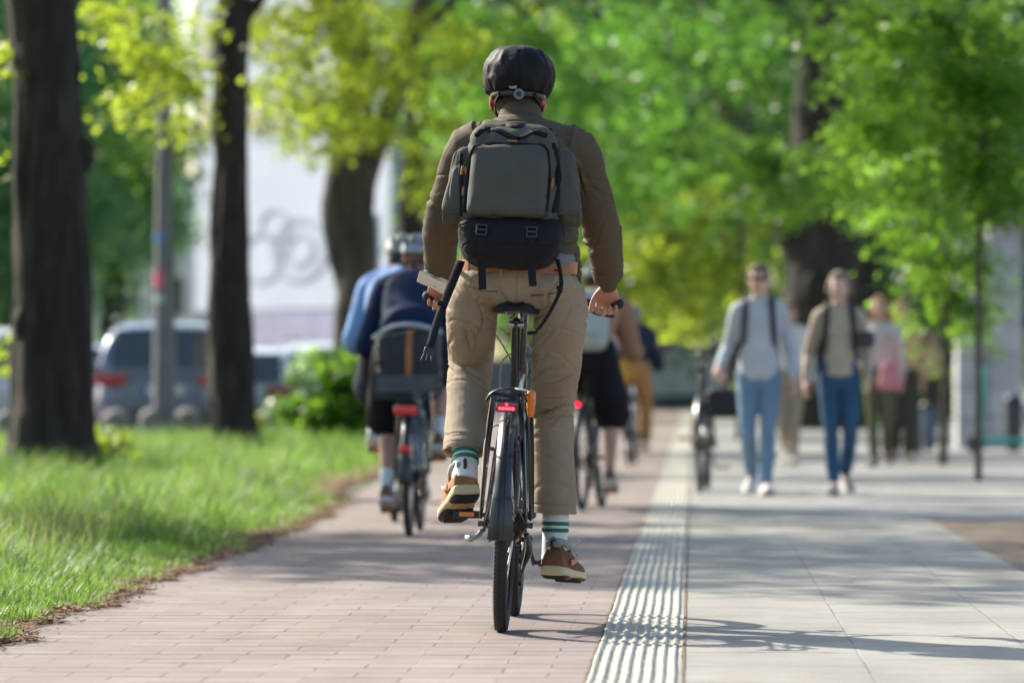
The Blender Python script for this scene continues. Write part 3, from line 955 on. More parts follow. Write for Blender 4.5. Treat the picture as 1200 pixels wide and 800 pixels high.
crease(KHAKI, (5, 5, 15), .008, .5); crease(JACKET, (5, 5, 11), .010, .45); crease(CANVAS, (7, 7, 5), .008, .5); crease(NYLON, (12, 12, 8), .004, .3)

def build_rider():
    J = RJ; g = lambda k: V(J[k])
    mb = body_mb(J, .97)
    f = V((.04, 1, -.10)).normalized()
    HM = head_mb(mb, g('head'), f, (0, 0, 1), 1.0)
    # both hands close round the grips; the bar runs across
    hand(mb, J['wrL'], V((.0, .80, -.62)), V((.0, -.55, -.80)), -1, 1.02, .98, .03, .55)
    hand(mb, J['wrR'], V((-.05, .80, -.62)), V((.0, -.55, -.80)), 1, 1.02, .98, .03, .55)
    for sg in (-1, 1):
        mb.ell(g('head') + V((sg * .083, .0, -.030)), (.009, .019, .034), Matrix.Rotation(sg * .35, 3, 'Z'), 14)
    def ears(c):
        d = c - np.array(J['head']); return ((np.abs(d[:, 0]) > .073) & (np.abs(d[:, 2]) < .09) & (np.abs(d[:, 1]) < .06)).astype(int)
    root = mb.remesh('person', [SKIN_R, mat('ear_red', (.62, .13, .09), .5)], None, .0045, 2, None, ears, .4)
    root.location = LOC0; root.rotation_euler = ROT0
    tag(root, 'man in olive jacket, khaki trousers and black helmet riding the nearest bicycle', 'person', 'people riding on the path')
    for sg in (-1, 1):
        e = MB(); e.ell(g('head') + HM @ V((sg * .031, .083, .006)), (.0115,) * 3, HM, 12); e.ell(g('head') + HM @ V((sg * .031, .0925, .006)), (.005, .003, .005), HM, 10, mi=1)
        e.build('eye', [EYEW, IRIS], root)
    h = MB()
    h.ell(g('head') + V((0, -.03, -.03)), (.078, .068, .055), n=18); h.ell(g('head') + V((0, -.02, .03)), (.083, .10, .07), n=18)
    h.ell(g('head') + V((0, -.045, -.075)), (.052, .03, .035), n=14)
    h.remesh('hair', [mat('hair_dark_short', (.045, .032, .026), .8, bump=.5, bs=260)], root, .006, 2, lambda co, no: fbm(co * 90, 2, 2) * .0015)
    # jacket
    t = MB(); o = .017
    t.sweep([(0, .215, 1.178), (0, .22, 1.235), g('waist') * .4 + g('chest') * .6, g('chest') + V((0, .01, .05)), g('upper') + V((0, 0, -.005)), g('neck') - V((0, .0, .03))],
            [(.180, .125), (.185, .135), (.192, .138), (.192, .132), (.150, .104), (.082, .078)], n=30)
    t.sweep([g('shL') + V((.01, 0, .0)), g('shL') * .5 + g('upper') * .5 + V((0, -.005, .008)), g('upper') + V((0, -.01, .012)), g('shR') * .5 + g('upper') * .5 + V((0, -.005, .008)), g('shR') - V((.01, 0, 0))],
            [.076, .078, .078, .078, .076], n=18)
    t.sweep([g('neck') - V((0, .01, .045)), g('neck') + V((0, 0, .0)), g('neck') + V((-.002, .01, .038))], [(.098, .09), (.079, .079), (.070, .074)], n=24)
    for q, sg in (('L', -1), ('R', 1)):
        sh, el, wr = g('sh' + q), g('el' + q), g('wr' + q)
        out = V((sg, 0, 0))
        t.sweep([sh * .55 + g('upper') * .45, sh + out * .004, sh * .55 + el * .45 + out * .010, el + out * .004 + V((0, -.01, 0)), el * .55 + wr * .45 + out * .004, el * .16 + wr * .84, wr - (wr - el).normalized() * .03],
                [.080, .077, (.068, .070), (.063, .066), (.056, .060), (.048, .052), .036], n=22)
    t.sweep([(.165, .26, 1.24), (.182, .30, 1.16), (.185, .34, 1.095)], [(.030, .06), (.026, .062), (.012, .05)], n=14)
    t.sweep([(-.160, .26, 1.24), (-.172, .31, 1.17), (-.172, .35, 1.13)], [(.03, .06), (.024, .06), (.010, .045)], n=14)
    sp = []
    for q, sg in (('L', -1), ('R', 1)):
        ax = (g('wr' + q) - g('sh' + q)).normalized(); el = g('el' + q); wr = g('wr' + q); sh = g('sh' + q)
        sp += [(el + V((-sg * .03, 0, .01)), ax + V((sg * .5, 0, 0)), .05, 9, .055, .0060), (el * .4 + wr * .6, ax, .05, 7, .05, .0034), (wr + V((0, -.01, .06)), ax, .03, 8, .045, .0040),
               (sh * .5 + el * .5, ax + V((-sg * .8, 0, 0)), .07, 6, .085, .0042), (sh + V((-sg * .02, -.05, -.07)), (sg * .9, 0, .6), .05, 6, .075, .0050), (sh + V((-sg * .02, 0, .04)), (1, .2, .3), .05, 4, .06, .0030)]
    sp += [((.15, .20, 1.27), (.3, 0, 1), .05, 7, .07, .006), ((-.15, .20, 1.27), (-.3, 0, 1), .05, 7, .07, .006), ((0, .34, 1.63), (.15, .2, 1), .04, 5, .05, .003), ((.19, .28, 1.17), (.5, 0, 1), .04, 5, .06, .005)]
    sp = [(a, b, c, int(d * 1.5), e, f * 1.25) for a, b, c, d, e, f in sp]
    fd = crease_disp(sp, base=.0030, seed=4)
    def jd(co, no):
        w = fd(co, no)
        # shoulder yoke seam and sleeve seams pressed into the cloth
        yoke = np.exp(-((co[:, 2] - (1.50 - .10 * np.abs(co[:, 0]))) / .0035) ** 2) * (no[:, 1] < -.2)
        w = w - .0035 * yoke
        for sg in (-1, 1):
            d = sg * (co[:, 0] + .006) - (.150 + .10 * np.clip(1.5 - co[:, 2], -.1, .2))
            w = w - .003 * np.exp(-(d / .0035) ** 2) * (co[:, 2] > 1.33) * (no[:, 1] < .3)
        return w
    jk = t.remesh('jacket', [JACKET], root, .0039, 6, jd)
    for q in 'LR':
        el, wr = g('el' + q), g('wr' + q); dd = (wr - el).normalized()
        c = MB(); p0 = wr - dd * .052
        pts = [p0 + dd * (.0062 * i) for i in range(9)]
        rad = [.0385 + (.0022 if i % 2 else 0) - .0011 * i for i in range(9)]
        c.sweep(pts, rad, n=36, sub=1)
        c.build('cuff', [mat('knit_cuff', (.085, .062, .045), .9, bump=.3, bs=240)], jk)
    # trousers
    b = MB()
    b.sweep([(0, .20, 1.185), (0, .195, 1.14), (0, .205, 1.12), (0, .225, 1.105)], [(.170, .122), (.182, .132), (.190, .118), (.13, .07)], n=30)
    for sg in (-1, 1): b.ell((sg * .090, .170, 1.118), (.102, .105, .074), n=20)
    L = [(-.118, .225, 1.11), (-.146, .26, 1.04), (-.152, .38, .955), (-.157, .535, .895), (-.158, .50, .815), (-.157, .40, .700), (-.155, .305, .60), (-.154, .262, .555)]
    b.sweep(L, [(.088, .10), (.086, .105), (.082, .095), (.077, .078), (.073, .074), (.070, .076), (.069, .076), (.072, .080)], n=26)
    Rr = [(.118, .225, 1.11), (.142, .25, 1.03), (.134, .335, .90), (.124, .455, .765), (.122, .495, .70), (.128, .50, .58), (.137, .505, .46), (.142, .515, .375)]
    b.sweep(Rr, [(.088, .10), (.086, .105), (.083, .096), (.077, .084), (.072, .080), (.071, .080), (.072, .080), (.073, .080)], n=26)
    b.sweep([(.190, .24, 1.11), (.205, .27, 1.04), (.205, .32, .985)], [(.03, .04), (.028, .05), (.012, .03)], n=12)
    sp = [((-.158, .48, .865), (.15, -.3, 1), .035, 13, .060, .0070), ((-.155, .42, .77), (.5, 0, 1), .07, 10, .07, .0038), ((-.13, .22, .99), (.8, 0, .8), .06, 12, .10, .0050), ((-.15, .33, .93), (.3, 0, 1), .05, 7, .08, .0045),
          ((-.155, .28, .60), (.3, 0, 1), .04, 9, .06, .0040), ((.125, .40, .755), (-.1, -.2, 1), .05, 18, .062, .0075), ((.128, .47, .66), (-.35, 0, 1), .05, 10, .06, .0050), ((.13, .24, .98), (-.7, 0, .9), .07, 15, .10, .0055),
          ((.12, .32, .88), (-.15, 0, 1), .05, 10, .075, .0048), ((.135, .50, .52), (.4, 0, 1), .09, 8, .09, .0032), ((.142, .51, .42), (.1, 0, 1), .04, 6, .06, .0032), ((-.06, .08, 1.07), (.8, 0, .6), .04, 7, .06, .0040), ((.06, .08, 1.07), (-.8, 0, .6), .04, 7, .06, .0040),
          ((0, .09, 1.12), (.1, 0, 1), .08, 5, .08, .0022), ((.20, .28, 1.0), (0, 0, 1), .04, 8, .05, .0045), ((-.19, .25, 1.05), (0, 0, 1), .05, 6, .06, .0040)]
    fd2 = crease_disp(sp, base=.0026, seed=9)
    def td(co, no):
        w = fd2(co, no)
        back = (no[:, 1] < -.1)
        w = w - .004 * np.exp(-((co[:, 0] + .0) / .003) ** 2) * (co[:, 2] > 1.0) * back
        w = w - .002 * np.exp(-((np.abs(co[:, 0]) - .075) / .0025) ** 2) * (co[:, 2] > 1.02) * (co[:, 2] < 1.0) * back
        # hems
        w = w - .0028 * np.exp(-((co[:, 2] - .402) / .0028) ** 2) * (co[:, 0] > 0)
        d = (co - np.array((-.154, .29, .56))) @ np.array((0, .27, .96))
        w = w - .0028 * np.exp(-((d - .02) / .003) ** 2) * (co[:, 0] < 0) * (co[:, 2] < .7)
        return w
    tr = b.remesh('trousers', [KHAKI], root, .0037, 5, td)
    # each leg ends in a clean hem with a hollow round the sock
    me = tr.data; co, no = get_co(me)
    for side, c, ax, rin in ((-1, (-.154, .262, .570), (-.05, .30, .954), .060), (1, (.142, .515, .372), (0, .02, 1.), .060)):
        c = np.array(c); ax = np.array(ax); ax /= np.linalg.norm(ax)
        d = (co - c) @ ax; rad = np.linalg.norm((co - c) - d[:, None] * ax, axis=1)
        on = (co[:, 0] * side > 0) & (d < .012) & (d > -.2) & (rad < .13)
        lowm = on & (d < 0)
        co[lowm] -= ax * d[lowm][:, None]
        inn = on & (rad < rin); co[inn] += ax * (.05 * np.clip((rin - rad[inn]) / .008, 0, 1))[:, None]
    me.vertices.foreach_set('co', co.ravel()); me.update()
    # belt, loops, pockets
    bl = MB(); rings = []
    for i in range(57):
        a = 2 * PI * i / 56
        rings.append([V((rr * .181 / .181 * math.cos(a) * 1.0, .20 + (rr - .181) + 0, 0)) for rr in (.181,)])
    bl = MB(); n = 72
    prof = [(.0, -.019), (.0045, -.0185), (.005, 0), (.0045, .0185), (0, .019), (-.004, 0)]
    vs = []; fs = []
    for i in range(n):
        a = 2 * PI * i / n
        for pr, pz in prof: vs.append(((.188 + pr) * math.cos(a), .202 + (.141 + pr) * math.sin(a), 1.174 + pz * 1.1 + .004 * math.cos(a)))
    for i in range(n):
        for j in range(6): fs.append((i * 6 + j, i * 6 + (j + 1) % 6, ((i + 1) % n) * 6 + (j + 1) % 6, ((i + 1) % n) * 6 + j))
    bl.add(vs, fs); bl.build('belt', [BELT], root)
    for x in (-.155, -.05, .030, .168):
        y = .202 - .149 * math.sqrt(max(0, 1 - (x / .187) ** 2))
        k = MB(); k.rbox((x, y, 1.168), (.010, .006, .060), .002, 3, rot=Matrix.Rotation(-x * 4, 3, 'Z')); k.build('belt_loop', [KHAKI], tr)
    for pts in ([(-.155, 1.105), (-.12, 1.095), (-.085, 1.090), (-.06, 1.091)], [(.050, 1.083), (.09, 1.086), (.125, 1.092), (.155, 1.108)]):
        q = on_back(tr, pts, .0005)
        if len(q) > 2:
            k = MB(); k.sweep(q, [(.0014, .0022)] * len(q), n=6, sub=5); k.build('pocket_welt', [mat('pocket_edge', (.09, .065, .045), .9)], tr)
    # socks with two green bands, shoes
    for q, k0, k1 in (('L', V((-.146, .212, .50)), V((-.152, .262, .595))), ('R', V((.146, .512, .235)), V((.145, .515, .40)))):
        s_ = MB(); n = 40
        dd = (k1 - k0).normalized()
        pts = [k0 - dd * .03 + (k1 - k0 + dd * .03) * (i / 12) for i in range(13)]
        u = dd.cross(V((0, 1, 0))).normalized(); w = dd.cross(u)
        rings = []
        for i, p in enumerate(pts):
            rr = .0415 + .003 * (i / 12) - .002 * math.sin(i / 12 * PI)
            rings.append([p + u * (rr + .0012 * (j % 2)) * math.cos(2 * PI * j / n) + w * (rr * 1.15 + .0012 * (j % 2)) * math.sin(2 * PI * j / n) for j in range(n)])
        s_.loft(rings); so = s_.build('sock', [SOCKW], root)
        for zt in ((.539, .558) if q == 'L' else (.318, .340)):
            tpos = (zt - k0.z) / (k1.z - k0.z)
            c = k0 + (k1 - k0) * tpos
            b_ = MB(); rings = []
            for i in (-1, -.9, .9, 1):
                p = c + dd * (.0065 * i); rr = .0452 if abs(i) < 1 else .042
                rings.append([p + u * rr * math.cos(2 * PI * j / n) + w * rr * 1.15 * math.sin(2 * PI * j / n) for j in range(n)])
            b_.loft(rings); b_.build('band', [SOCKG], so)
    shoe('shoe', root, V((-.134, .150, .440)), V((-.196, .395, .332)), V((-.16, .36, .9)), [TAN, CREAM, RUBBER, SGREY, SALMON], .112, detail=True)
    shoe('shoe', root, V((.142, .440, .178)), V((.215, .705, .150)), V((0, 0, 1)), [BROWNS, CREAM, RUBBER, SGREY, SALMON], .108, detail=True)
    # rain-covered helmet: puffed fabric gathered over a shell
    hm = MB(); n = 72; rings = []
    c0 = V((-.033, .470, 1.812))
    for i in range(25):
        t_ = i / 24; ring = []
        th = PI * (.0 + .62 * t_) if i < 19 else PI * .62 * 18 / 24
        for k in range(n):
            a = 2 * PI * k / n
            th = PI * .66 * t_
            rad = math.sin(th) ** .72 if th < PI / 2 else (math.sin(th) ** .9)
            x = .116 * rad * math.cos(a); y = .148 * rad * math.sin(a)
            z = .097 * (math.cos(th) if th < PI / 2 else math.cos(th) * 1.30)
            ring.append(V((x, y, z)))
        rings.append(ring)
    hm.loft(rings)
    me = hm.mesh('helmet'); bm = bmesh.new(); bm.from_mesh(me); bmesh.ops.recalc_face_normals(bm, faces=bm.faces)
    bmesh.ops.subdivide_edges(bm, edges=bm.edges, cuts=1, use_grid_fill=True); bm.to_mesh(me); bm.free()
    co, no = get_co(me)
    a = np.arctan2(co[:, 1], co[:, 0]); hgt = (co[:, 2] + .05) / .15
    ng = np.column_stack((np.cos(a) * 3.2, np.sin(a) * 3.2, co[:, 2] * 16))
    ridge = 1 - np.abs(vnoise(ng * 1.25 + 3, 4)) * 2.2
    rad = np.hypot(co[:, 0] / .116, co[:, 1] / .148)
    wr = np.clip(ridge, -1, 1) * .0044 * np.clip(rad * 1.4 - .15, 0, 1)
    wr += -.005 * np.exp(-((co[:, 0] - .006 + .02 * np.clip(co[:, 2], 0, 1)) / .004) ** 2) * (co[:, 1] < 0) * (co[:, 2] < .07)
    wr += (1 - np.abs(vnoise(np.column_stack((co[:, 0] * 22, co[:, 1] * 22, co[:, 2] * 15)) + 9, 6)) * 3) * .0020
    co = co + no * wr[:, None]
    me.vertices.foreach_set('co', co.ravel()); me.update()
    COVER = mat('helmet_cover_nylon', (.007, .007, .009), .66, spec=.25, var=.1, bump=.35, bs=38)
    he = link('helmet', me, [COVER], root, True, sharp=0)
    he.location = c0; he.rotation_euler = (R(-4), 0, 0)
    ri = MB(); pts = [V((.088 * math.cos(2 * PI * k / 28), -.005 + .112 * math.sin(2 * PI * k / 28), -.070)) for k in range(28)]
    ri.sweep([tuple(p) for p in pts], [(.010, .004)] * 28, side=(0, 0, 1), n=8, sub=1, closed=True); ri.build('shell_rim', [mat('shell_grey', (.05, .05, .055), .35)], he)
    dl = MB(); dl.cyl((.008, -.120, -.078), (.008, -.136, -.078), .0155, 24); 
    for k in range(16): dl.cyl((.008 + .0155 * math.cos(k * PI / 8), -.122, -.078 + .0155 * math.sin(k * PI / 8)), (.008 + .0155 * math.cos(k * PI / 8), -.135, -.078 + .0155 * math.sin(k * PI / 8)), .003, 6)
    d = dl.build('fit_dial', [mat('dial_silver', (.16, .16, .17), .35, .6)], he)
    dd_ = MB(); dd_.cyl((.008, -.1365, -.078), (.008, -.1375, -.078), .009, 20); dd_.build('dial_cap', [DARKPL], d)
    tg = MB(); tg.rbox((-.012, -.134, -.056), (.024, .004, .011), .002, 4); tg.build('brand_tag', [mat('tag_grey', (.32, .33, .35), .5)], he)
    for sg in (-1, 1):
        st = MB(); st.sweep([(sg * .060, -.100, -.074), (sg * .070, -.060, -.085), (sg * .074, -.02, -.105), (sg * .055, .05, -.16), (sg * .02, .085, -.185)], [(.008, .0018)] * 5, n=6, sub=3, side=(0, 0, 1))
        st.sweep([(sg * .094, .03, -.06), (sg * .086, .0, -.10), (sg * .072, .02, -.13)], [(.008, .0018)] * 3, n=6, sub=3, side=(0, 1, 0))
        st.build('chin_strap', [NYLON], he)
    # shirt tail under the jacket
    m = MB(); m.sweep([(.115, .09, 1.205), (.15, .11, 1.20), (.178, .17, 1.20)], [(.008, .022)] * 3, side=(0, 1, 0), n=10); m.build('shirt_tail', [mat('grey_shirt', (.16, .16, .18), .8)], root)
    return root

def build_backpack():
    TILT = R(-21)
    Mx = Matrix.Rotation(LEAN, 3, 'Y')
    base = Mx @ V((-.028, .040, 1.112)) + V(LOC0)
    root = empty('backpack', base, (TILT, LEAN, 0), 'grey green canvas backpack with black base worn by the man on the nearest bicycle', 'backpack')
    zig = lambda amp, fr, sd: (lambda co, no: fbm(co * fr, sd, 3) * amp)
    def puffy(name, c, d, r, fn, mats, parent=None, n=18, amp=.004, fr=(9, 9, 9), seams=None, sd=1, rot=None):
        m = MB(); m.rbox((0, 0, 0), d, r, n, fn=fn)
        me = m.mesh(name); bm = bmesh.new(); bm.from_mesh(me); bmesh.ops.recalc_face_normals(bm, faces=bm.faces)
        bmesh.ops.subdivide_edges(bm, edges=bm.edges, cuts=2, use_grid_fill=True); bm.to_mesh(me); bm.free()
        co, no = get_co(me)
        w = fbm(co * np.array(fr), sd, 3) * amp
        w -= np.clip(1 - np.abs(vnoise(co * np.array(fr) * 1.3 + 7, sd + 5)) * 7, 0, 1) * amp * .8
        if seams: w += seams(co, no)
        co = co + no * w[:, None]
        me.vertices.foreach_set('co', co.ravel()); me.update()
        o = link(name, me, mats, parent or root, True, sharp=0)
        if rot is not None:
            co = np.array([tuple(rot @ V(p)) for p in co]); me.vertices.foreach_set('co', co.ravel()); me.update()
        co, _ = get_co(me); co = co + np.array(c); me.vertices.foreach_set('co', co.ravel()); me.update()
        return o
    # main compartment, narrower towards the top
    def fmain(q):
        t = (q.z + .20) / .40
        k = 1.0 - .30 * max(0, t - .35) ** 1.3
        return V((q.x * k, q.y * (1 - .20 * max(0, t - .5)), q.z))
    mainc = puffy('main_compartment', (0, -.078, .325), (.315, .150, .385), .055, fmain, [CANVAS], amp=.005, fr=(8, 8, 11), sd=3)
    def flid(q): return V((q.x * (1 - .25 * (q.z + .06) / .12), q.y, q.z - .6 * q.x * q.x))
    puffy('lid', (0, -.092, .438), (.225, .150, .115), .05, flid, [CANVAS], amp=.005, fr=(12, 12, 12), sd=5)
    # front pocket: a raised panel bulging out
    def ffp(q):
        t = (q.z + .12) / .24
        k = 1.0 - .14 * max(0, t - .6) - .0 * t
        return V((q.x * k, q.y - .018 * (1 - (q.x / .13) ** 2) * (1 - (q.z / .13) ** 2), q.z + .012 * q.x))
    fp = puffy('front_pocket', (-.008, -.162, .292), (.258, .060, .250), .030, ffp, [CANVAS], amp=.0045, fr=(9, 9, 5), sd=8)
    # black base
    def fb(q):
        t = (q.z + .075) / .15
        k = .62 + .40 * min(1, max(0, t)) ** .55
        return V((q.x * k, q.y * (.8 + .2 * t), q.z))
    bs_ = puffy('base', (.008, -.090, .104), (.365, .178, .150), .055, fb, [NYLON], amp=.005, fr=(10, 10, 14), sd=11,
                seams=lambda co, no: -.004 * np.exp(-((co[:, 2] + .030) / .0025) ** 2) * (no[:, 1] < 0))
    # side pockets: tall bellows pockets standing off both flanks
    for sg, x, z in ((-1, -.165, .312), (1, .178, .322)):
        def fs(q, sg=sg):
            t = (q.z + .12) / .24
            return V((q.x * (1.0 - .16 * t) + sg * (.002 - .006 * t), q.y * (1 - .25 * t), q.z + sg * -.25 * q.x * t))
        sp = puffy('side_pocket', (x, -.070, z), (.084, .125, .245), .030, fs, [CANVAS], amp=.005, fr=(13, 13, 7), sd=14 + sg, rot=Matrix.Rotation(sg * R(-5), 3, 'Y'))
        p = MB(); p.rbox((x + sg * .012, -.072, z - .116), (.078, .108, .008), .004, 5); p.build('hem', [CANVAS], sp)
    # zips
    def bvh(o):
        me = o.data; return BVHTree.FromPolygons([v.co for v in me.vertices], [q.vertices for q in me.polygons])
    bvs = [bvh(o) for o in root.children]
    def onp(x, z, off=.0):
        best = None
        for b in bvs:
            h = b.ray_cast(V((x, -1, z)), V((0, 1, 0)))
            if h[0] is not None and (best is None or h[0].y < best): best = h[0].y
        return V((x, (best if best is not None else -.1) - off, z))
    def zipper(pts, parent, r=(.0042, .0028), mt=None, name='zip', off=.0015):
        z = MB(); P = catmull([(a, 0, b) for a, b in pts], 8); z.sweep([tuple(onp(p[0], p[2], off)) for p in P], [r] * len(P), n=8, sub=1, side=(1, 0, .3)); z.build(name, [mt or NYLON], parent)
    zipper([(-.140, .19), (-.141, .27), (-.136, .345), (-.120, .400), (-.09, .418), (-.03, .417), (.0, .411), (.05, .418), (.088, .415), (.112, .398), (.121, .34), (.122, .26), (.12, .19)], mainc, (.0070, .0045))
    zipper([(-.118, .455), (-.09, .478), (-.05, .468), (.0, .440), (.03, .443), (.07, .470), (.105, .462)], mainc, (.010, .0065))
    zipper([(.128, .44), (.150, .36), (.150, .28), (.140, .20)], mainc, (.010, .003), name='compression_strap')
    zipper([(-.165, .40), (-.163, .34), (-.156, .26), (-.15, .18)], mainc, (.007, .003), name='compression_strap')
    lea = mat('leather_pull', (.42, .16, .05), .5)
    for (x, z, rr) in ((-.158, .338, .10), (-.144, .330, -.2), (-.150, .262, 0), (.134, .300, .1)):
        p = onp(x, z, .006)
        k = MB(); k.rbox(p, (.009, .006, .034), .003, 4, rot=Matrix.Rotation(rr, 3, 'Y')); k.build('zip_pull', [lea], mainc)
    k = MB(); p = onp(0.0, .428, .004); k.rbox(p, (.034, .004, .009), .002, 4); k.build('leather_badge', [lea], mainc)
    # straps and buckles over the base
    for x, lo in ((-.082, -.055), (.078, -.038)):
        s_ = MB(); P = [onp(x, .158, .003), onp(x, .12, .003), onp(x, .08, .003), onp(x + .002, .04, .004), onp(x + .004, .015, .006)]
        P += [V((x + .006, P[-1].y + .005, -.01)), V((x + .010, P[-1].y + .012, lo))]
        s_.sweep([tuple(q) for q in P], [(.0125, .0018)] * len(P), n=8, sub=2)
        s_.build('webbing', [NYLON], bs_)
        k = MB(); p = onp(x, .112, .008)
        k.rbox(p + V((0, 0, .016)), (.034, .010, .006), .003, 4); k.rbox(p - V((0, 0, .016)), (.034, .010, .006), .003, 4); k.rbox(p, (.030, .012, .008), .003, 4)
        for sg in (-1, 1): k.rbox(p + V((sg * .0155, 0, 0)), (.006, .010, .038), .003, 4)
        k.build('buckle', [mat('buckle_plastic', (.03, .03, .033), .35)], bs_)
    # haul loop and shoulder straps
    h = MB(); h.sweep([(-.072, -.02, .535), (-.050, -.085, .518), (-.02, -.135, .498), (.006, -.150, .488), (.03, -.135, .498), (.058, -.085, .520), (.076, -.02, .540)], [(.010, .004)] * 7, n=8, sub=4, side=(0, .3, 1)); h.build('haul_loop', [NYLON], root)
    for sg in (-1, 1):
        s_ = MB()
        s_.sweep([(sg * .050, -.03, .50), (sg * .075, .01, .535), (sg * .105, .07, .560), (sg * .125, .15, .545), (sg * .135, .24, .47), (sg * .135, .285, .36), (sg * .15, .25, .22), (sg * .165, .13, .10), (sg * .160, .0, .06)],
                 [(.022, .007), (.027, .009), (.032, .009), (.034, .009), (.034, .009), (.028, .008), (.014, .003), (.012, .002), (.012, .002)], side=(1, 0, 0), n=10, sub=4)
        s_.build('shoulder_strap', [CANVAS], root)
        s_ = MB(); s_.sweep([(sg * .062, -.05, .505), (sg * .095, .005, .556), (sg * .112, .06, .578)], [(.012, .002)] * 3, n=8, sub=4); s_.build('load_strap', [NYLON], root)
    # loose hip strap hanging on the left, thin cord on the right
    s_ = MB(); s_.sweep([(-.150, -.04, .06), (-.170, -.065, -.02), (-.190, -.09, -.10), (-.212, -.125, -.20), (-.226, -.155, -.285)], [(.0150, .003), (.0150, .0025), (.0140, .0025), (.0135, .0025), (.013, .0025)], n=8, sub=4)
    s_.rbox((-.196, -.108, -.118), (.034, .010, .018), .004, 4, rot=Matrix.Rotation(R(14), 3, 'Y'))
    hs = s_.build('hip_strap', [NYLON], root)
    k = MB(); k.rbox((-.228, -.162, -.300), (.030, .010, .022), .004, 5, rot=Matrix.Rotation(R(15), 3, 'Y'))
    for dx in (-.011, 0, .011): k.sweep([(-.229 + dx, -.164, -.31), (-.233 + dx * 1.5, -.170, -.335)], [.0032, .0028], n=6)
    k.build('buckle', [mat('buckle_plastic', (.03, .03, .033), .35)], hs)
    s_ = MB(); s_.sweep([(.160, -.06, .07), (.172, -.07, .02), (.176, -.065, -.03), (.150, -.06, -.10), (.118, -.07, -.165), (.098, -.085, -.192)], [(.007, .002), (.0065, .002), (.0065, .002), (.006, .002), (.006, .002), (.007, .003)], n=8, sub=4)
    s_.rbox((.172, -.066, -.035), (.016, .012, .026), .004, 5, rot=Matrix.Rotation(R(-20), 3, 'Y')); s_.rbox((.093, -.088, -.196), (.034, .010, .012), .004, 4, rot=Matrix.Rotation(R(-10), 3, 'Y'))
    s_.build('hip_strap', [NYLON], root)
    return root

def build_paper():
    c = Matrix.Rotation(LEAN, 3, 'Y') @ V((-.300, .665, 1.128)) + V(LOC0)
    root = empty('newspaper', c, (0, 0, 0), 'folded white paper held in the left hand of the man on the nearest bicycle', 'newspaper')
    m = MB()
    Rm = Matrix.Rotation(R(26), 3, 'Y') @ Matrix.Rotation(R(-20), 3, 'X')
    for k in range(3):
        m.rbox(Rm @ V((.003 * k, 0, -.007 + k * .0062)), (.104 - .006 * k, .10, .0052), .0022, 8, rot=Rm, fn=lambda q, k=k: V((q.x, q.y, q.z + .0012 * math.sin(q.x * 70 + q.y * 30 + 2 * k))))
    p = m.build('sheet', [mat('newsprint', (.72, .72, .70), .8, var=.06, vs=160)], root)
build_rider(); build_backpack(); build_paper()
# ------------------------------------------------------------------ ground, paths, grass
def node_mat(name, rough=.85):
    m, nt, p, out = _nt(name)
    tc = nt.nodes.new('ShaderNodeTexCoord'); p.inputs['Roughness'].default_value = rough
    return m, nt, p, tc
def _noise(nt, vec, scale, detail=4, stretch=None, rough=.5):
    if stretch:
        mp = nt.nodes.new('ShaderNodeMapping'); mp.inputs['Scale'].default_value = stretch; nt.links.new(vec, mp.inputs[0]); vec = mp.outputs[0]
    n = nt.nodes.new('ShaderNodeTexNoise'); n.inputs['Scale'].default_value = scale; n.inputs['Detail'].default_value = detail; n.inputs['Roughness'].default_value = rough
    nt.links.new(vec, n.inputs['Vector']); return n.outputs['Fac']
def _ramp(nt, fac, stops):
    cr = nt.nodes.new('ShaderNodeValToRGB'); nt.links.new(fac, cr.inputs[0])
    while len(cr.color_ramp.elements) > len(stops): cr.color_ramp.elements.remove(cr.color_ramp.elements[-1])
    while len(cr.color_ramp.elements) < len(stops): cr.color_ramp.elements.new(.5)
    for e, (p, c) in zip(cr.color_ramp.elements, stops): e.position = p; e.color = (*c, 1) if len(c) == 3 else c
    return cr.outputs[0]
def _mix(nt, a, b, fac, mode='MIX'):
    m = nt.nodes.new('ShaderNodeMix'); m.data_type = 'RGBA'; m.blend_type = mode
    for sock, v in ((m.inputs[0], fac), (m.inputs[6], a), (m.inputs[7], b)):
        if isinstance(v, (int, float)): sock.default_value = v
        elif isinstance(v, tuple): sock.default_value = (*v, 1)
        else: nt.links.new(v, sock)
    return m.outputs[2]
def _bump(nt, h, strength, dist, p, prev=None):
    b = nt.nodes.new('ShaderNodeBump'); b.inputs['Strength'].default_value = strength; b.inputs['Distance'].default_value = dist
    nt.links.new(h, b.inputs['Height'])
    if prev is not None: nt.links.new(prev, b.inputs['Normal'])
    nt.links.new(b.outputs[0], p.inputs['Normal']); return b.outputs[0]

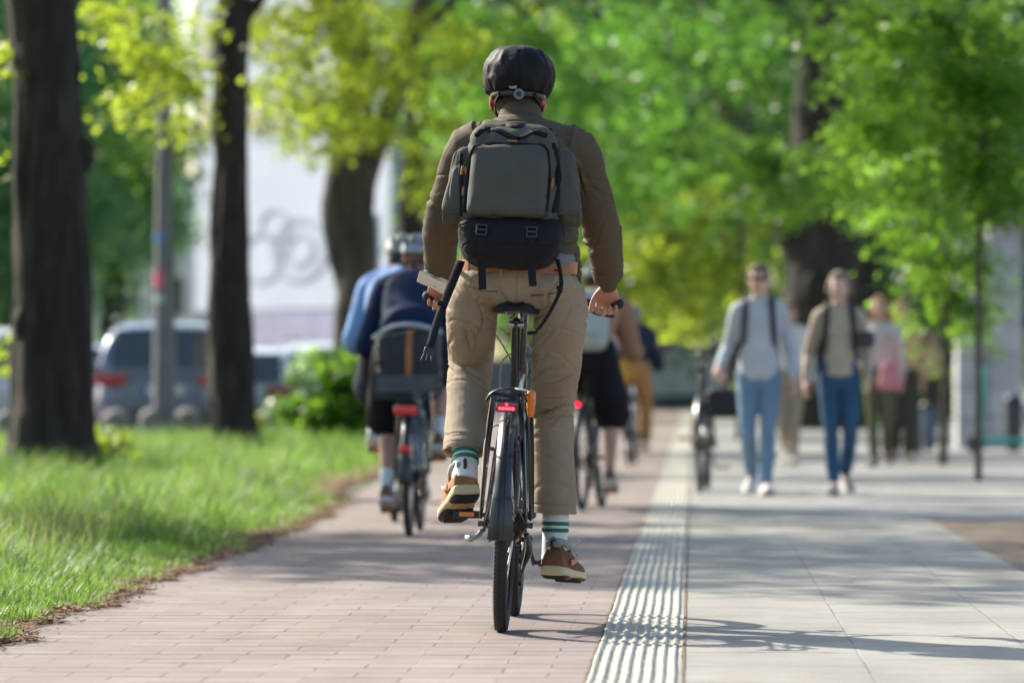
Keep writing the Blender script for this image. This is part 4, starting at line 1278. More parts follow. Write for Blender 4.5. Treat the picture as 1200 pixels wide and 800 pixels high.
def brick_mat(name, bw, rh, mortar, cols, mcol, swap=False, off=(0, 0), grain=.06, offset=.5, msmooth=.3, mortar_var=True, rough=.82, wob=.004, tone=.5, ysc=1.):
    m, nt, p, tc = node_mat(name, rough); L = nt.links
    src = tc.outputs['Object']
    # joints wander a little
    wn = nt.nodes.new('ShaderNodeTexNoise'); wn.inputs['Scale'].default_value = 2.2; wn.inputs['Detail'].default_value = 3; L.new(src, wn.inputs['Vector'])
    vm = nt.nodes.new('ShaderNodeVectorMath'); vm.operation = 'SUBTRACT'; L.new(wn.outputs['Color'], vm.inputs[0]); vm.inputs[1].default_value = (.5, .5, .5)
    vs = nt.nodes.new('ShaderNodeVectorMath'); vs.operation = 'SCALE'; L.new(vm.outputs[0], vs.inputs[0]); vs.inputs['Scale'].default_value = wob * 4
    va = nt.nodes.new('ShaderNodeVectorMath'); va.operation = 'ADD'; L.new(src, va.inputs[0]); L.new(vs.outputs[0], va.inputs[1])
    sp = nt.nodes.new('ShaderNodeSeparateXYZ'); L.new(va.outputs[0], sp.inputs[0])
    cb = nt.nodes.new('ShaderNodeCombineXYZ')
    ax = nt.nodes.new('ShaderNodeMath'); ax.operation = 'ADD'; ax.inputs[1].default_value = 100 * bw + off[0]
    ay = nt.nodes.new('ShaderNodeMath'); ay.operation = 'ADD'; ay.inputs[1].default_value = 100 * rh + off[1]
    yd = nt.nodes.new('ShaderNodeMath'); yd.operation = 'DIVIDE'; yd.inputs[1].default_value = ysc; L.new(sp.outputs[1], yd.inputs[0])
    L.new(yd.outputs[0] if swap else sp.outputs[0], ax.inputs[0]); L.new(sp.outputs[0] if swap else yd.outputs[0], ay.inputs[0])
    L.new(ax.outputs[0], cb.inputs[0]); L.new(ay.outputs[0], cb.inputs[1])
    bt = nt.nodes.new('ShaderNodeTexBrick'); L.new(cb.outputs[0], bt.inputs['Vector'])
    bt.offset = offset; bt.offset_frequency = 2; bt.squash = 1
    bt.inputs['Scale'].default_value = 1; bt.inputs['Brick Width'].default_value = bw; bt.inputs['Row Height'].default_value = rh
    bt.inputs['Mortar Size'].default_value = mortar; bt.inputs['Mortar Smooth'].default_value = msmooth; bt.inputs['Bias'].default_value = 0
    bt.inputs['Color1'].default_value = (*cols[0], 1); bt.inputs['Color2'].default_value = (*cols[1], 1); bt.inputs['Mortar'].default_value = (*cols[0], 1)
    big = _noise(nt, src, .55, 4); sm = _noise(nt, src, 38, 6, rough=.7); mid = _noise(nt, src, 5, 5)
    c = _mix(nt, bt.outputs['Color'], _ramp(nt, big, [(.3, (.66, .66, .67)), (.7, (1.2, 1.2, 1.2))]), tone, 'MULTIPLY')
    c = _mix(nt, c, _ramp(nt, mid, [(.32, (.86, .86, .86)), (.68, (1.1, 1.1, 1.1))]), .55, 'MULTIPLY')
    c = _mix(nt, c, _ramp(nt, sm, [(.3, (.72, .72, .72)), (.6, (1.06, 1.06, 1.06))]), .45, 'MULTIPLY')
    # specks of grit and dark chips
    spk = nt.nodes.new('ShaderNodeTexVoronoi'); spk.inputs['Scale'].default_value = 9; L.new(src, spk.inputs['Vector'])
    sf = _ramp(nt, spk.outputs['Distance'], [(.035, (1, 1, 1)), (.06, (0, 0, 0))])
    c = _mix(nt, c, (.12, .075, .05), sf)
    gum = nt.nodes.new('ShaderNodeTexVoronoi'); gum.inputs['Scale'].default_value = 1.7; L.new(va.outputs[0], gum.inputs['Vector'])
    c = _mix(nt, c, _mix(nt, c, (.5, .5, .5), 1., 'MULTIPLY'), _ramp(nt, gum.outputs['Distance'], [(.028, (.8, .8, .8)), (.05, (0, 0, 0))]))
    stain = _ramp(nt, _noise(nt, src, 1.3, 5, (1, .35, 1)), [(.50, (0, 0, 0)), (.72, (.55, .55, .55))])
    c = _mix(nt, c, _mix(nt, c, (.66, .64, .62), 1., 'MULTIPLY'), stain)
    c = _mix(nt, c, _ramp(nt, _noise(nt, src, 3.2, 4, (1, .04, 1)), [(.3, (.84, .83, .82)), (.7, (1.12, 1.12, 1.12))]), .6, 'MULTIPLY')
    mv = _noise(nt, src, 3.1, 2)
    mf = nt.nodes.new('ShaderNodeMath'); mf.operation = 'MULTIPLY'
    L.new(bt.outputs['Fac'], mf.inputs[0]); L.new(_ramp(nt, mv, [(.36, (.12, .12, .12)), (.66, (1, 1, 1))]) if mortar_var else _ramp(nt, mv, [(0, (.9, .9, .9)), (1, (1, 1, 1))]), mf.inputs[1])
    c = _mix(nt, c, mcol, mf.outputs[0])
    L.new(c, p.inputs['Base Color'])
    inv = nt.nodes.new('ShaderNodeMath'); inv.operation = 'SUBTRACT'; inv.inputs[0].default_value = 1; L.new(bt.outputs['Fac'], inv.inputs[1])
    n1 = _bump(nt, inv.outputs[0], .5, .004, p)
    _bump(nt, sm, grain * 4, .002, p, n1)
    return m

def sheet(name, pts, z, m, n=None):
    o = MB(); o.add([(x, y, z) for x, y in pts], [tuple(range(len(pts)))])
    ob = o.build(name, m, smooth=False); ob['kind'] = 'structure'; return ob

SOIL, nt, p, tc = node_mat('soil_ground', .95)
src = tc.outputs['Object']
c = _ramp(nt, _noise(nt, src, 3.5, 6), [(.3, (.045, .06, .02)), (.5, (.07, .085, .03)), (.7, (.10, .085, .05))])
c = _mix(nt, c, _ramp(nt, _noise(nt, src, 60, 4), [(.3, (.6, .6, .6)), (.7, (1.2, 1.2, 1.2))]), .6, 'MULTIPLY'); nt.links.new(c, p.inputs['Base Color'])
sheet('ground', [(-900, -60), (900, -60), (900, 1800), (-900, 1800)], 0, SOIL)

PATH = brick_mat('brick_paving', .262, .212 / 4, .0046, ((.278, .220, .194), (.222, .178, .160)), (.075, .052, .042), off=(.0, .0125), wob=.0024, ysc=4., msmooth=.35)
XL, XT0, XT1, XR = -2.12, -.286, -.032, 1.40
# brick path: left edge ragged against the verge, it widens where the verge pulls back
ob = sheet('brick_path', [(XL - .25, -6), (XT0, -6), (XT0, 420), (-8.5, 420), (-6.2, 150), (-3.6, 70), (-2.75, 46), (-2.62, 40), (-2.3, 30), (XL - .12, 22)], .008, PATH)

# tactile strip: ribs running along the path
def tactile():
    prof = []
    nr = 8; Wd = XT1 - XT0; pitch_ = Wd / nr
    for k in range(nr):
        x0 = XT0 + k * pitch_
        prof += [(x0 + pitch_ * .04, .0), (x0 + pitch_ * .14, .0058), (x0 + pitch_ * .30, .0066), (x0 + pitch_ * .44, .0060), (x0 + pitch_ * .56, .0), (x0 + pitch_ * .80, -.0004)]
    prof.append((XT1, 0))
    ys = list(np.arange(4, 24, .045)) + list(np.arange(24, 60, .15)) + list(np.arange(60, 300, 2.))
    nx = len(prof); V_ = []; Fq = []
    jt = .30
    for y in ys:
        for j, (x, z) in enumerate(prof):
            tile = math.floor(y / jt)
            jit = math.sin(tile * 12.9898 + (j // 6) * 3.1) * .0008
            wv = math.sin(y * 21 + j * .4) * .0006 + math.sin(y * 7.3 + j) * .0009
            dz = -.003 if (abs((y / jt) % 1) < .14 and y < 24) else 0
            V_.append((x + wv * .8 + math.sin(y * 3.1) * .0012, y, .0082 + z * (1 + jit * 60) + dz + jit))
    for i in range(len(ys) - 1):
        for j in range(nx - 1): Fq.append((i * nx + j, i * nx + j + 1, (i + 1) * nx + j + 1, (i + 1) * nx + j))
    m = mat('tactile_concrete', (.40, .385, .32), .68, var=.16, vs=14, bump=.35, bs=160)
    o = rawmesh('tactile_strip', np.array(V_), np.array(Fq), m); o['kind'] = 'structure'
    o.data.polygons.foreach_set('use_smooth', [True] * len(Fq))
    # earth-filled joints on both sides
    jm = mat('joint_earth', (.17, .115, .07), .95, var=.5, vs=60, bump=.6, bs=200)
    for nme, x0, x1 in (('strip_joint', XT0 - .009, XT0 + .001), ('strip_joint', XT1 - .001, XT1 + .012)):
        ys = np.arange(4, 90, .03); rs = np.random.RandomState(3)
        a = x0 + rs.rand(len(ys)) * .005; b = x1 - rs.rand(len(ys)) * .005
        Vv = np.zeros((len(ys) * 2, 3)); Vv[0::2, 0] = a; Vv[1::2, 0] = b; Vv[0::2, 1] = ys; Vv[1::2, 1] = ys; Vv[:, 2] = .0125
        q = np.array([(2 * i, 2 * i + 1, 2 * i + 3, 2 * i + 2) for i in range(len(ys) - 1)])
        o = rawmesh(nme, Vv, q, jm); o['kind'] = 'structure'
tactile()
SLAB = brick_mat('slab_paving', .70 / 4, .515, .0048, ((.315, .30, .258), (.285, .275, .24)), (.16, .115, .07), swap=True, off=(.12, XT1 * -1 - .003), mortar_var=True, rough=.75, wob=.0012, tone=.7, ysc=4.)
sheet('slab_pavement', [(XT1, -6), (XR + .03, -6), (XR - .02, 27.6), (XT1, 30.6)], .010, SLAB)
COB = brick_mat('small_stone_paving', .11, .10, .010, ((.33, .325, .31), (.25, .245, .235)), (.24, .23, .21), wob=.01, rough=.7, mortar_var=False)
sheet('stone_pavement', [(XT1, 30.6), (XR - .02, 27.6), (XR + .1, 27.4), (30, 27.0), (40, 140), (XT1, 420)], .011, COB)
KB = mat('kerb_granite', (.50, .50, .49), .7, var=.15, vs=20, bump=.3, bs=90)
m = MB(); 
for k in range(12): m.rbox((XT1 + .26 + k * 1.0, 30.2 - .0 * k, .012), (.995, .24, .016), .006, 4)
o = m.build('edging_stones', KB); o['kind'] = 'structure'
GRIT, nt, p, tc = node_mat('sandy_soil', .95); src = tc.outputs['Object']
c = _ramp(nt, _noise(nt, src, 5, 6), [(.3, (.20, .14, .09)), (.7, (.36, .28, .20))])
c = _mix(nt, c, _ramp(nt, _noise(nt, src, 70, 4), [(.35, (.6, .6, .6)), (.7, (1.3, 1.3, 1.3))]), .7, 'MULTIPLY'); nt.links.new(c, p.inputs['Base Color'])
_bump(nt, _noise(nt, src, 60, 4), .8, .02, p)
sheet('soil_bed', [(XR + .03, -6), (14, -6), (14, 27.0), (XR + .1, 27.4), (XR - .02, 27.6)], .006, GRIT)
sheet('road', [(-60, 57.5), (-5.3, 57.5), (-9.5, 150), (-60, 150)], .005, mat('asphalt', (.13, .13, .135), .85, var=.2, vs=3, bump=.4, bs=80))

# edge of the verge
rng = np.random.RandomState(5)
def edge_x(y):
    y = np.asarray(y, float)
    base = np.interp(y, [0, 22, 27, 31, 36, 41, 46, 52, 60], [-2.14, -2.16, -2.20, -2.36, -2.75, -2.75, -2.95, -3.5, -4.2])
    return base + .035 * np.sin(y * 2.3) + .03 * np.sin(y * 5.7 + 1) + .02 * np.sin(y * 11.3 + 2)
LIT, nt, p, tc = node_mat('brown_litter', .95); src = tc.outputs['Object']
c = _ramp(nt, _noise(nt, src, 26, 6), [(.3, (.10, .055, .03)), (.55, (.24, .135, .07)), (.75, (.40, .26, .15))]); nt.links.new(c, p.inputs['Base Color'])
_bump(nt, _noise(nt, src, 90, 4), 1., .02, p)
ys = np.arange(2, 60, .05); n = len(ys)
e = edge_x(ys); jag = (rng.rand(n) - .5) * .05 + .03 * np.sin(ys * 17)
Vv = np.zeros((n * 3, 3)); Vv[0::3, 0] = e + .020 + jag * .8; Vv[1::3, 0] = e - .06; Vv[2::3, 0] = e - .4
for k in range(3): Vv[k::3, 1] = ys
Vv[0::3, 2] = .0105; Vv[1::3, 2] = .022 + .012 * rng.rand(n); Vv[2::3, 2] = .03
q = [(3 * i + a, 3 * i + a + 1, 3 * i + 4 + a, 3 * i + 3 + a) for i in range(n - 1) for a in (0, 1)]
o = rawmesh('verge_edge_soil', Vv, np.array(q), LIT); o['kind'] = 'structure'
# needles, twigs and bits of bark lying along the edge
N = 9000
y = 11 + 30 * rng.rand(N) ** 1.8; x = edge_x(y) + .05 - np.abs(rng.randn(N)) * .04 + (rng.rand(N) < .12) * rng.rand(N) * .12
ang = rng.rand(N) * PI; ln = .006 + .022 * rng.rand(N) ** 2; wd = .0012 + .003 * rng.rand(N)
d = np.stack([np.cos(ang), np.sin(ang), rng.randn(N) * .15], 1) * ln[:, None]; s_ = np.stack([-np.sin(ang), np.cos(ang), rng.randn(N) * .3], 1) * wd[:, None]
c0 = np.stack([x, y, .014 + .022 * rng.rand(N)], 1)
Vv = np.stack([c0 - d - s_, c0 + d - s_, c0 + d + s_, c0 - d + s_], 1).reshape(-1, 3)
o = rawmesh('fallen_litter', Vv, np.arange(N * 4).reshape(-1, 4), mat('litter_bits', (.24, .13, .07), .9, var=.6, vs=60)); o['kind'] = 'stuff'

# grass: tapered bent blades
def blades(name, x, y, h, m, lean=.35, w=.0032, segs=3, z0=.0, sd=1):
    rs = np.random.RandomState(sd); N = len(x)
    a = rs.rand(N) * 2 * PI; ln = h * lean * (.3 + rs.rand(N) * 1.1)
    dx, dy = np.cos(a) * ln, np.sin(a) * ln
    b = a + PI / 2 + rs.randn(N) * .6; ww = w * (.6 + .9 * rs.rand(N)) * (1 + (y - 12) * .03)
    wx_, wy_ = np.cos(b) * ww, np.sin(b) * ww
    rows = []
    for k in range(segs + 1):
        t = k / segs; f = t ** 1.8; hz = h * (t - .22 * lean * t * t); tw = 1 - t ** 1.6 * .95
        cx, cy, cz = x + dx * f, y + dy * f, z0 + hz
        rows.append(np.stack([cx - wx_ * tw, cy - wy_ * tw, cz], 1)); rows.append(np.stack([cx + wx_ * tw, cy + wy_ * tw, cz], 1))
    Vv = np.stack(rows, 1).reshape(-1, 3); k2 = 2 * (segs + 1)
    base = (np.arange(N) * k2)[:, None]
    q = np.concatenate([base + np.array([2 * k, 2 * k + 1, 2 * k + 3, 2 * k + 2]) for k in range(segs)], 0)
    o = rawmesh(name, Vv, q, m); o.data.polygons.foreach_set('use_smooth', [True] * len(q)); o['kind'] = 'stuff'; return o
GR1 = leafmat('grass_blade', (.085, .155, .034), (.25, .43, .07), .46, .45, 1.3, .5)
GR2 = leafmat('grass_dry', (.30, .26, .12), (.45, .42, .16), .35, .3, 3., .6)
def scatter(N, y0, y1, pw, spread, sd):
    rs = np.random.RandomState(sd)
    u = rs.rand(N); y = 1 / ((1 / y0) + u * (1 / y1 - 1 / y0))       # denser near the camera
    wmax = np.minimum((812 + 60) / F * y + edge_x(y) + 1.6, spread)
    wmax = np.maximum(wmax, .5)
    x = edge_x(y) - .0 - wmax * rs.rand(N) ** .95
    return x, y
x, y = scatter(185000, 11.5, 58, 0, 9, 11)
pn = vnoise(np.stack([x * 1.6, y * .9, x * 0], 1), 3); pn2 = vnoise(np.stack([x * 5, y * 3.5, x * 0], 1), 8)
dd = edge_x(y) - x
h = (.045 + .14 * np.clip(dd / .8, 0, 1) + .10 * np.clip((y - 18) / 14, 0, 1) * np.clip(dd / .9, 0, 1)) * (1 + .30 * pn + .35 * pn2) * (.55 + .7 * rng.rand(len(x)))
thin = ((y > 33) & (y < 44) & (dd < .9) & (pn < .25))
keep = ~thin | (rng.rand(len(x)) < .25)
x, y, h, dd = x[keep], y[keep], np.clip(h[keep], .02, .5), dd[keep]
ov = dd < .12; 
blades('grass', x, y, h, GR1, .55, .0030)
x, y = scatter(5000, 14, 58, 0, 9, 17); h = .16 + .22 * rng.rand(len(x)); k = (edge_x(y) - x) > .45 + .0 * y
blades('tall_dry_grass', x[k], y[k], h[k], GR2, .30, .0022, sd=9)
# tufts left unmown round the trunks and in front of the bollards
rs = np.random.RandomState(44); X = []; Y = []
for px, D, r_, n_ in ((58, 34, .55, 1500), (272, 45, .45, 900), (412, 58, .6, 700), (150, 44, 2.2, 1600), (330, 48, 1.2, 900), (398, 47, 1.0, 700)):
    a = rs.rand(n_) * 6.283; q = r_ * (.35 + .65 * rs.rand(n_)); X.append(wx(px, D) + np.cos(a) * q); Y.append(D - .3 + np.sin(a) * q * .8)
X = np.concatenate(X); Y = np.concatenate(Y)
blades('unmown_grass', X, Y, .14 + .30 * rs.rand(len(X)) ** 1.5, GR1, .45, .0034, sd=12)
# ------------------------------------------------------------------ trees
BARK, nt, p, tc = node_mat('bark', .92); src = tc.outputs['Object']
c = _ramp(nt, _noise(nt, src, 9, 6, (1, 1, .22), .65), [(.30, (.016, .012, .011)), (.55, (.040, .032, .028)), (.75, (.085, .070, .060))]); nt.links.new(c, p.inputs['Base Color'])
_bump(nt, _noise(nt, src, 22, 6, (1, 1, .18), .7), 1., .05, p)
BARKG, nt, p, tc = node_mat('bark_green', .92); src = tc.outputs['Object']
c = _ramp(nt, _noise(nt, src, 9, 6, (1, 1, .22), .65), [(.30, (.045, .04, .03)), (.55, (.095, .085, .065)), (.75, (.16, .145, .115))]); nt.links.new(c, p.inputs['Base Color'])
_bump(nt, _noise(nt, src, 22, 6, (1, 1, .18), .7), 1., .05, p)
LEAF_Y = leafmat('leaf_spring', (.075, .14, .018), (.44, .56, .045), .60, .35, .9, .42)
LEAF_G = leafmat('leaf_green', (.045, .11, .018), (.31, .58, .05), .55, .35, .7, .42)
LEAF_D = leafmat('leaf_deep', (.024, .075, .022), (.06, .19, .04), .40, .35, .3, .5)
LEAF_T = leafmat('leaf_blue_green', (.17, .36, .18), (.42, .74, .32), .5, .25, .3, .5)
LEAF_M = leafmat('leaf_mid_green', (.04, .115, .024), (.22, .50, .055), .52, .45, .5, .45)
def above(k=1., lift=.0):
    return lambda p: p[2] < CAMZ + 450 / F * p[1] * k + lift

def leaves(centers, nper, rad, flat, size, seed, droop=.25):
    """leaf-sized faces gathered in sprays; returns verts, faces"""
    rs = np.random.RandomState(seed); K = len(centers); N = K * nper
    C = np.repeat(np.asarray(centers), nper, 0)
    off = rs.randn(N, 3); off /= np.linalg.norm(off, axis=1)[:, None]; off *= (rs.rand(N, 1) ** .45)
    rr = np.repeat(rad * (.6 + .8 * rs.rand(K)), nper)[:, None]
    tiltv = np.repeat(rs.randn(K, 2) * .35, nper, 0)
    off = off * rr * np.array([1, 1, flat])
    off[:, 2] += off[:, 0] * tiltv[:, 0] + off[:, 1] * tiltv[:, 1] - droop * (off[:, 0] ** 2 + off[:, 1] ** 2) / rad
    P = C + off
    a = rs.rand(N) * 2 * PI; el = rs.randn(N) * .45 - .25
    d = np.stack([np.cos(a) * np.cos(el), np.sin(a) * np.cos(el), np.sin(el)], 1)
    roll = rs.randn(N) * .6
    s0 = np.stack([-np.sin(a), np.cos(a), np.zeros(N)], 1); u0 = np.cross(d, s0)
    s1 = s0 * np.cos(roll)[:, None] + u0 * np.sin(roll)[:, None]; u1 = np.cross(d, s1)
    L = (size * (.6 + .8 * rs.rand(N)))[:, None]; W = L * .42
    v = np.stack([P, P + d * L * .35 + s1 * W + u1 * L * .08, P + d * L, P + d * L * .35 - s1 * W + u1 * L * .08], 1).reshape(-1, 3)
    return v, np.arange(N * 4).reshape(-1, 4)

def trunk_mb(h, r, bend=.3, seed=1, flare=1.55, limbs=6, crown_r=3., z1=None, thin=.5, knots=2, fine=False):
    rs = random.Random(seed); m = MB()
    pts = []; rad = []
    n = 9
    for i in range(n + 1):
        t = i / n
        x = bend * math.sin(t * 2.6 + seed) * t; y = bend * math.cos(t * 2.1 + seed * 2) * t
        pts.append((x, y, h * t)); rr = r * (1 - thin * t) * (1 + .05 * math.sin(i * 2.1 + seed)); 
        if i == 0: rr *= flare
        if t > 0 and t < .12: rr *= 1.08
        rad.append(rr)
    pts.insert(1, (pts[0][0], pts[0][1], .35)); rad.insert(1, r * 1.12)
    m.sweep(pts, rad, n=56 if fine else 26, sub=12 if fine else 5)
    ends = []
    for k in range(limbs):
        t = .42 + .5 * (k + .5) / limbs
        i = t * n; a = V(pts[min(n, int(i)) + 1])
        a = V((bend * math.sin(t * 2.6 + seed) * t, bend * math.cos(t * 2.1 + seed * 2) * t, h * t))
        ang = k * 2.4 + rs.random(); L = crown_r * (.65 + .45 * rs.random())
        e = a + V((math.cos(ang) * L, math.sin(ang) * L, L * (.35 + .5 * rs.random())))
        mid = a * .5 + e * .5 + V((0, 0, .25 * L))
        r0 = r * (1 - thin * t) * .5
        m.sweep([a, a * .75 + mid * .25, mid, e], [r0, r0 * .8, r0 * .5, r0 * .12], n=10, sub=4); ends.append((mid, e))
        for j in range(3):
            s = mid + (e - mid) * (j * .3 + .1); a2 = ang + (j - 1) * .9 + rs.random() * .5
            e2 = s + V((math.cos(a2), math.sin(a2), .1 - .5 * rs.random())) * L * .5
            m.sweep([s, s * .5 + e2 * .5 + V((0, 0, .1)), e2], [r0 * .35, r0 * .22, r0 * .05], n=6, sub=3)
    for k in range(knots):
        a = rs.random() * 6.28; z = .6 + rs.random() * 2.2
        m.ell((math.cos(a) * r * .8, math.sin(a) * r * .8, z), (r * .35, r * .35, r * .5), n=12)
    return m

def finish_trunk(m, bm_, root, name='trunk', amp=.026, z=0):
    o = m.build(name, bm_, root)
    me = o.data; co, no = get_co(me)
    w = fbm(co * np.array((6, 6, 1.3)), 4, 3) * amp + np.clip(1 - np.abs(vnoise(co * np.array((15, 15, 2.2)), 9)) * 3, 0, 1) * -amp * .9
    # buttress roots at the foot
    a = np.arctan2(co[:, 1], co[:, 0]); w += np.clip(.45 - co[:, 2], 0, .45) ** 1.4 * .35 * np.maximum(0, np.sin(a * 5 + 1))
    co = co + no * w[:, None]; me.vertices.foreach_set('co', co.ravel()); me.update(); return o

def tree(name, label, x, y, h, r, crown, lm, bark=None, group=None, seed=1, bend=.3, leaf=.085, ncl=260, nper=110, rad=.75, flat=.35, limbs=6, low=None, rot=0, flare=1.5, droop=.25, cut=None, thin=.5, lown=34, lowr=.30, extra=None):
    """crown = (centre z, horizontal radius, vertical radius)"""
    root = empty(name, (x, y, 0), (0, 0, rot), label, 'tree', group)
    m = trunk_mb(h, r, bend, seed, flare, limbs, crown[1], thin=thin, fine=y < 60)
    for pts_, rad_ in (extra or []): m.sweep(pts_, rad_, n=16, sub=5)
    finish_trunk(m, bark or BARK, root)
    rs = np.random.RandomState(seed * 7 + 1); C_ = []
    while len(C_) < ncl:
        q = rs.randn(3); q /= np.linalg.norm(q); q *= (.35 + .65 * rs.rand() ** .5)
        p_ = np.array((q[0] * crown[1], q[1] * crown[1], crown[0] + q[2] * crown[2]))
        if vnoise(np.array([p_ * .55 + seed]), 3)[0] < -.28: continue
        if cut and cut(p_ + np.array((x, y, 0))): continue
        C_.append(p_)
    v, f = leaves(C_, nper, rad, flat, leaf, seed, droop)
    if low:
        v2, f2 = leaves([np.array(q) - np.array((x, y, 0)) for q in low], lown, lowr, .42, leaf * .95, seed + 1, droop)
        f = np.concatenate([f, f2 + len(v)]); v = np.concatenate([v, v2])
    o = rawmesh('crown', v, f, lm, root); o.rotation_euler = (0, 0, -rot)
    return root

def row_sprays(xs, ys, zs, n, sd, jit=(.25, .6, .18)):
    rs = np.random.RandomState(sd); out = []
    for _ in range(n):
        t = rs.rand(); x = np.interp(t, [0, 1], xs); y = np.interp(t, [0, 1], ys); z = np.interp(t, [0, 1], zs)
        out.append((x + rs.randn() * jit[0], y + rs.randn() * jit[1], z + rs.randn() * jit[2]))
    return out
def px_sprays(lst, D, n, sd, jz=14, jd=1.5):
    """sprays of a low branch, as (px, py) waypoints at a distance D"""
    rs = np.random.RandomState(sd); out = []
    for _ in range(n):
        i = rs.randint(0, len(lst)); px, py = lst[i]
        d = D + rs.randn() * jd
        out.append((wx(px + rs.randn() * jz * 1.6, d), d, wz(py + rs.randn() * jz, d)))
    return out

# row along the verge
tree('street_tree', 'thick dark trunk nearest at the left edge, standing in the long grass', wx(58, 34), 34, 9.5, .285, (7.8, 3.4, 3.6), LEAF_Y, None, 'trees along the grass verge', 3, .30, limbs=7, ncl=190, nper=110, leaf=.085, cut=above(1., .75),
     low=px_sprays([(-14, 120), (10, 190), (3, 400), (118, 30), (150, 10), (20, 60)], 35, 6, 4, 7, .5), flare=1.75, thin=.30)
tree('street_tree', 'slimmer dark trunk between the lamp post and the pale building', wx(272, 45), 45, 9., .20, (8.2, 3.6, 3.4), LEAF_Y, None, 'trees along the grass verge', 5, .22, limbs=6, ncl=190, nper=100, leaf=.085, cut=above(1., .7),
     low=px_sprays([(150, 20), (170, 45), (200, 60), (200, 100), (225, 110), (220, 20), (150, 35), (230, 140), (350, 25), (330, 60), (180, 75), (215, 85), (150, 112), (198, 148), (235, 30), (120, 15)], 43.5, 62, 6, 9, .8), flare=1.35, thin=.28)
tree('street_tree', 'forked grey brown trunk rising behind the green bush', wx(412, 58), 58, 9.5, .265, (8.6, 4.4, 3.6), LEAF_Y, BARKG, 'trees along the grass verge', 8, .35, limbs=7, ncl=200, nper=110, leaf=.09, cut=above(1., .7),
     low=px_sprays([(330, 40), (370, 60), (420, 50), (470, 40), (340, 110), (300, 110), (370, 100), (430, 110), (335, 150), (480, 90), (515, 140), (520, 200), (425, 90), (500, 225), (300, 30), (360, 20), (500, 30), (450, 150), (380, 130), (540, 60), (380, 165), (320, 15), (400, 15), (450, 15), (345, 80), (440, 70)], 56, 190, 9, 11, 1.5), flare=1.3, lown=42, lowr=.34, thin=.35,
     extra=[([(0, 0, 2.6), (.18, 0, 3.5), (.52, -.1, 4.3), (.75, -.1, 5.2), (1.3, 0, 6.3)], [.20, .19, .15, .12, .08]), ([(-.02, 0, 2.0), (-.16, 0, 2.9), (-.10, 0, 3.6), (-.05, 0, 4.6), (-.35, .1, 5.6)], [.18, .25, .20, .17, .12])])
tree('street_tree', 'dark trunk half hidden behind the forked one, beyond the cyclists', wx(478, 74), 74, 9.5, .30, (9.6, 4.4, 3.4), LEAF_G, None, 'trees along the grass verge', 12, .3, limbs=6, ncl=200, nper=90, leaf=.10, cut=above(1., .8),
     low=px_sprays([(530, 60), (560, 100), (535, 130), (550, 180), (530, 240), (600, 40), (560, 30), (500, 30)], 72, 90, 10, 14, 2.), lown=40, lowr=.45)
# trees of the same row, nearer than the frame, whose crowns shade the path
tree('street_tree', 'leafy street tree beside the path, left of the camera view', -6.3, 27.3, 8.5, .24, (6.6, 3.1, 2.9), LEAF_G, None, 'trees along the grass verge', 21, .2, ncl=170, nper=110, leaf=.11, rad=.8)
tree('street_tree', 'leafy street tree beside the grass, left of the camera view', -9.4, 14.2, 9.5, .24, (7.4, 3.0, 2.6), LEAF_G, None, 'trees along the grass verge', 23, .2, ncl=110, nper=90, leaf=.11, rad=.8)

# the broad tree over the middle and right
def deep(name, label, x, y, h, r, crown, lm, seed, low=None, **k):
    kw = dict(bark=BARK, group=k.pop('group', 'large trees beyond the path'), seed=seed, bend=k.pop('bend', .5), leaf=k.pop('leaf', .15), ncl=k.pop('ncl', 330), nper=k.pop('nper', 80), rad=k.pop('rad', 1.1), flat=k.pop('flat', .3), low=low)
    kw.update(k); return tree(name, label, x, y, h, r, crown, lm, **kw)
deep('large_tree', 'huge dark forked trunk behind the walking couple', wx(958, 82), 82, 13, .60, (11., 7.5, 5.2), LEAF_M, 31, cut=above(1., 1.1),
     low=px_sprays([(620, 40), (700, 60), (780, 80), (860, 60), (650, 120), (720, 150), (800, 160), (870, 180), (700, 210), (760, 240), (820, 235), (640, 180), (880, 110), (1050, 60), (620, 100), (580, 60), (660, 230), (850, 30), (890, 30), (1040, 20), (740, 30), (680, 90)], 74, 150, 13, 13, 3.), limbs=9, flare=1.4, ncl=330, lown=60, lowr=.62, thin=.25,
     extra=[([(0, 0, 1.5), (.25, -.1, 3.5), (.5, -.1, 5.6), (.35, 0, 8.5)], [.50, .48, .42, .34]), ([(.1, 0, 2.4), (-.7, .1, 3.8), (-1.3, .2, 5.2), (-2.6, .2, 7.2)], [.34, .26, .20, .14]), ([(.4, 0, 3.2), (1.2, .1, 4.6), (1.6, .2, 7.)], [.30, .24, .18])])
deep('large_tree', 'second dark trunk just right of the huge forked one', wx(1008, 92), 92, 13, .42, (9.5, 6.5, 5.), LEAF_D, 33, ncl=260)
deep('large_tree', 'green tree arching over the path behind the helmeted man', wx(705, 100), 100, 13, .45, (7.6, 5.0, 5.8), LEAF_M, 35, ncl=300, leaf=.17)
deep('large_tree', 'sunlit yellow green tree beyond the path, left of the walking man', wx(868, 128), 128, 12, .45, (8.6, 7., 5.2), LEAF_Y, 37, ncl=170, leaf=.2, rad=1.3, low=px_sprays([(770, 330), (800, 300), (840, 350), (760, 370), (820, 380), (870, 300), (740, 350), (780, 260), (850, 270), (730, 300)], 118, 60, 38, 12, 3.), lown=50, lowr=.55)
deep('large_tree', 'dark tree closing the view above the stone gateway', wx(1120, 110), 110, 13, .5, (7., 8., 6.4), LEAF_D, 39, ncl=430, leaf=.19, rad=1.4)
deep('large_tree', 'tall green tree rising beyond the cyclist in the tan shirt', wx(770, 150), 150, 16, .5, (10, 8.8, 9.), LEAF_M, 41, ncl=480, leaf=.26, rad=1.9)
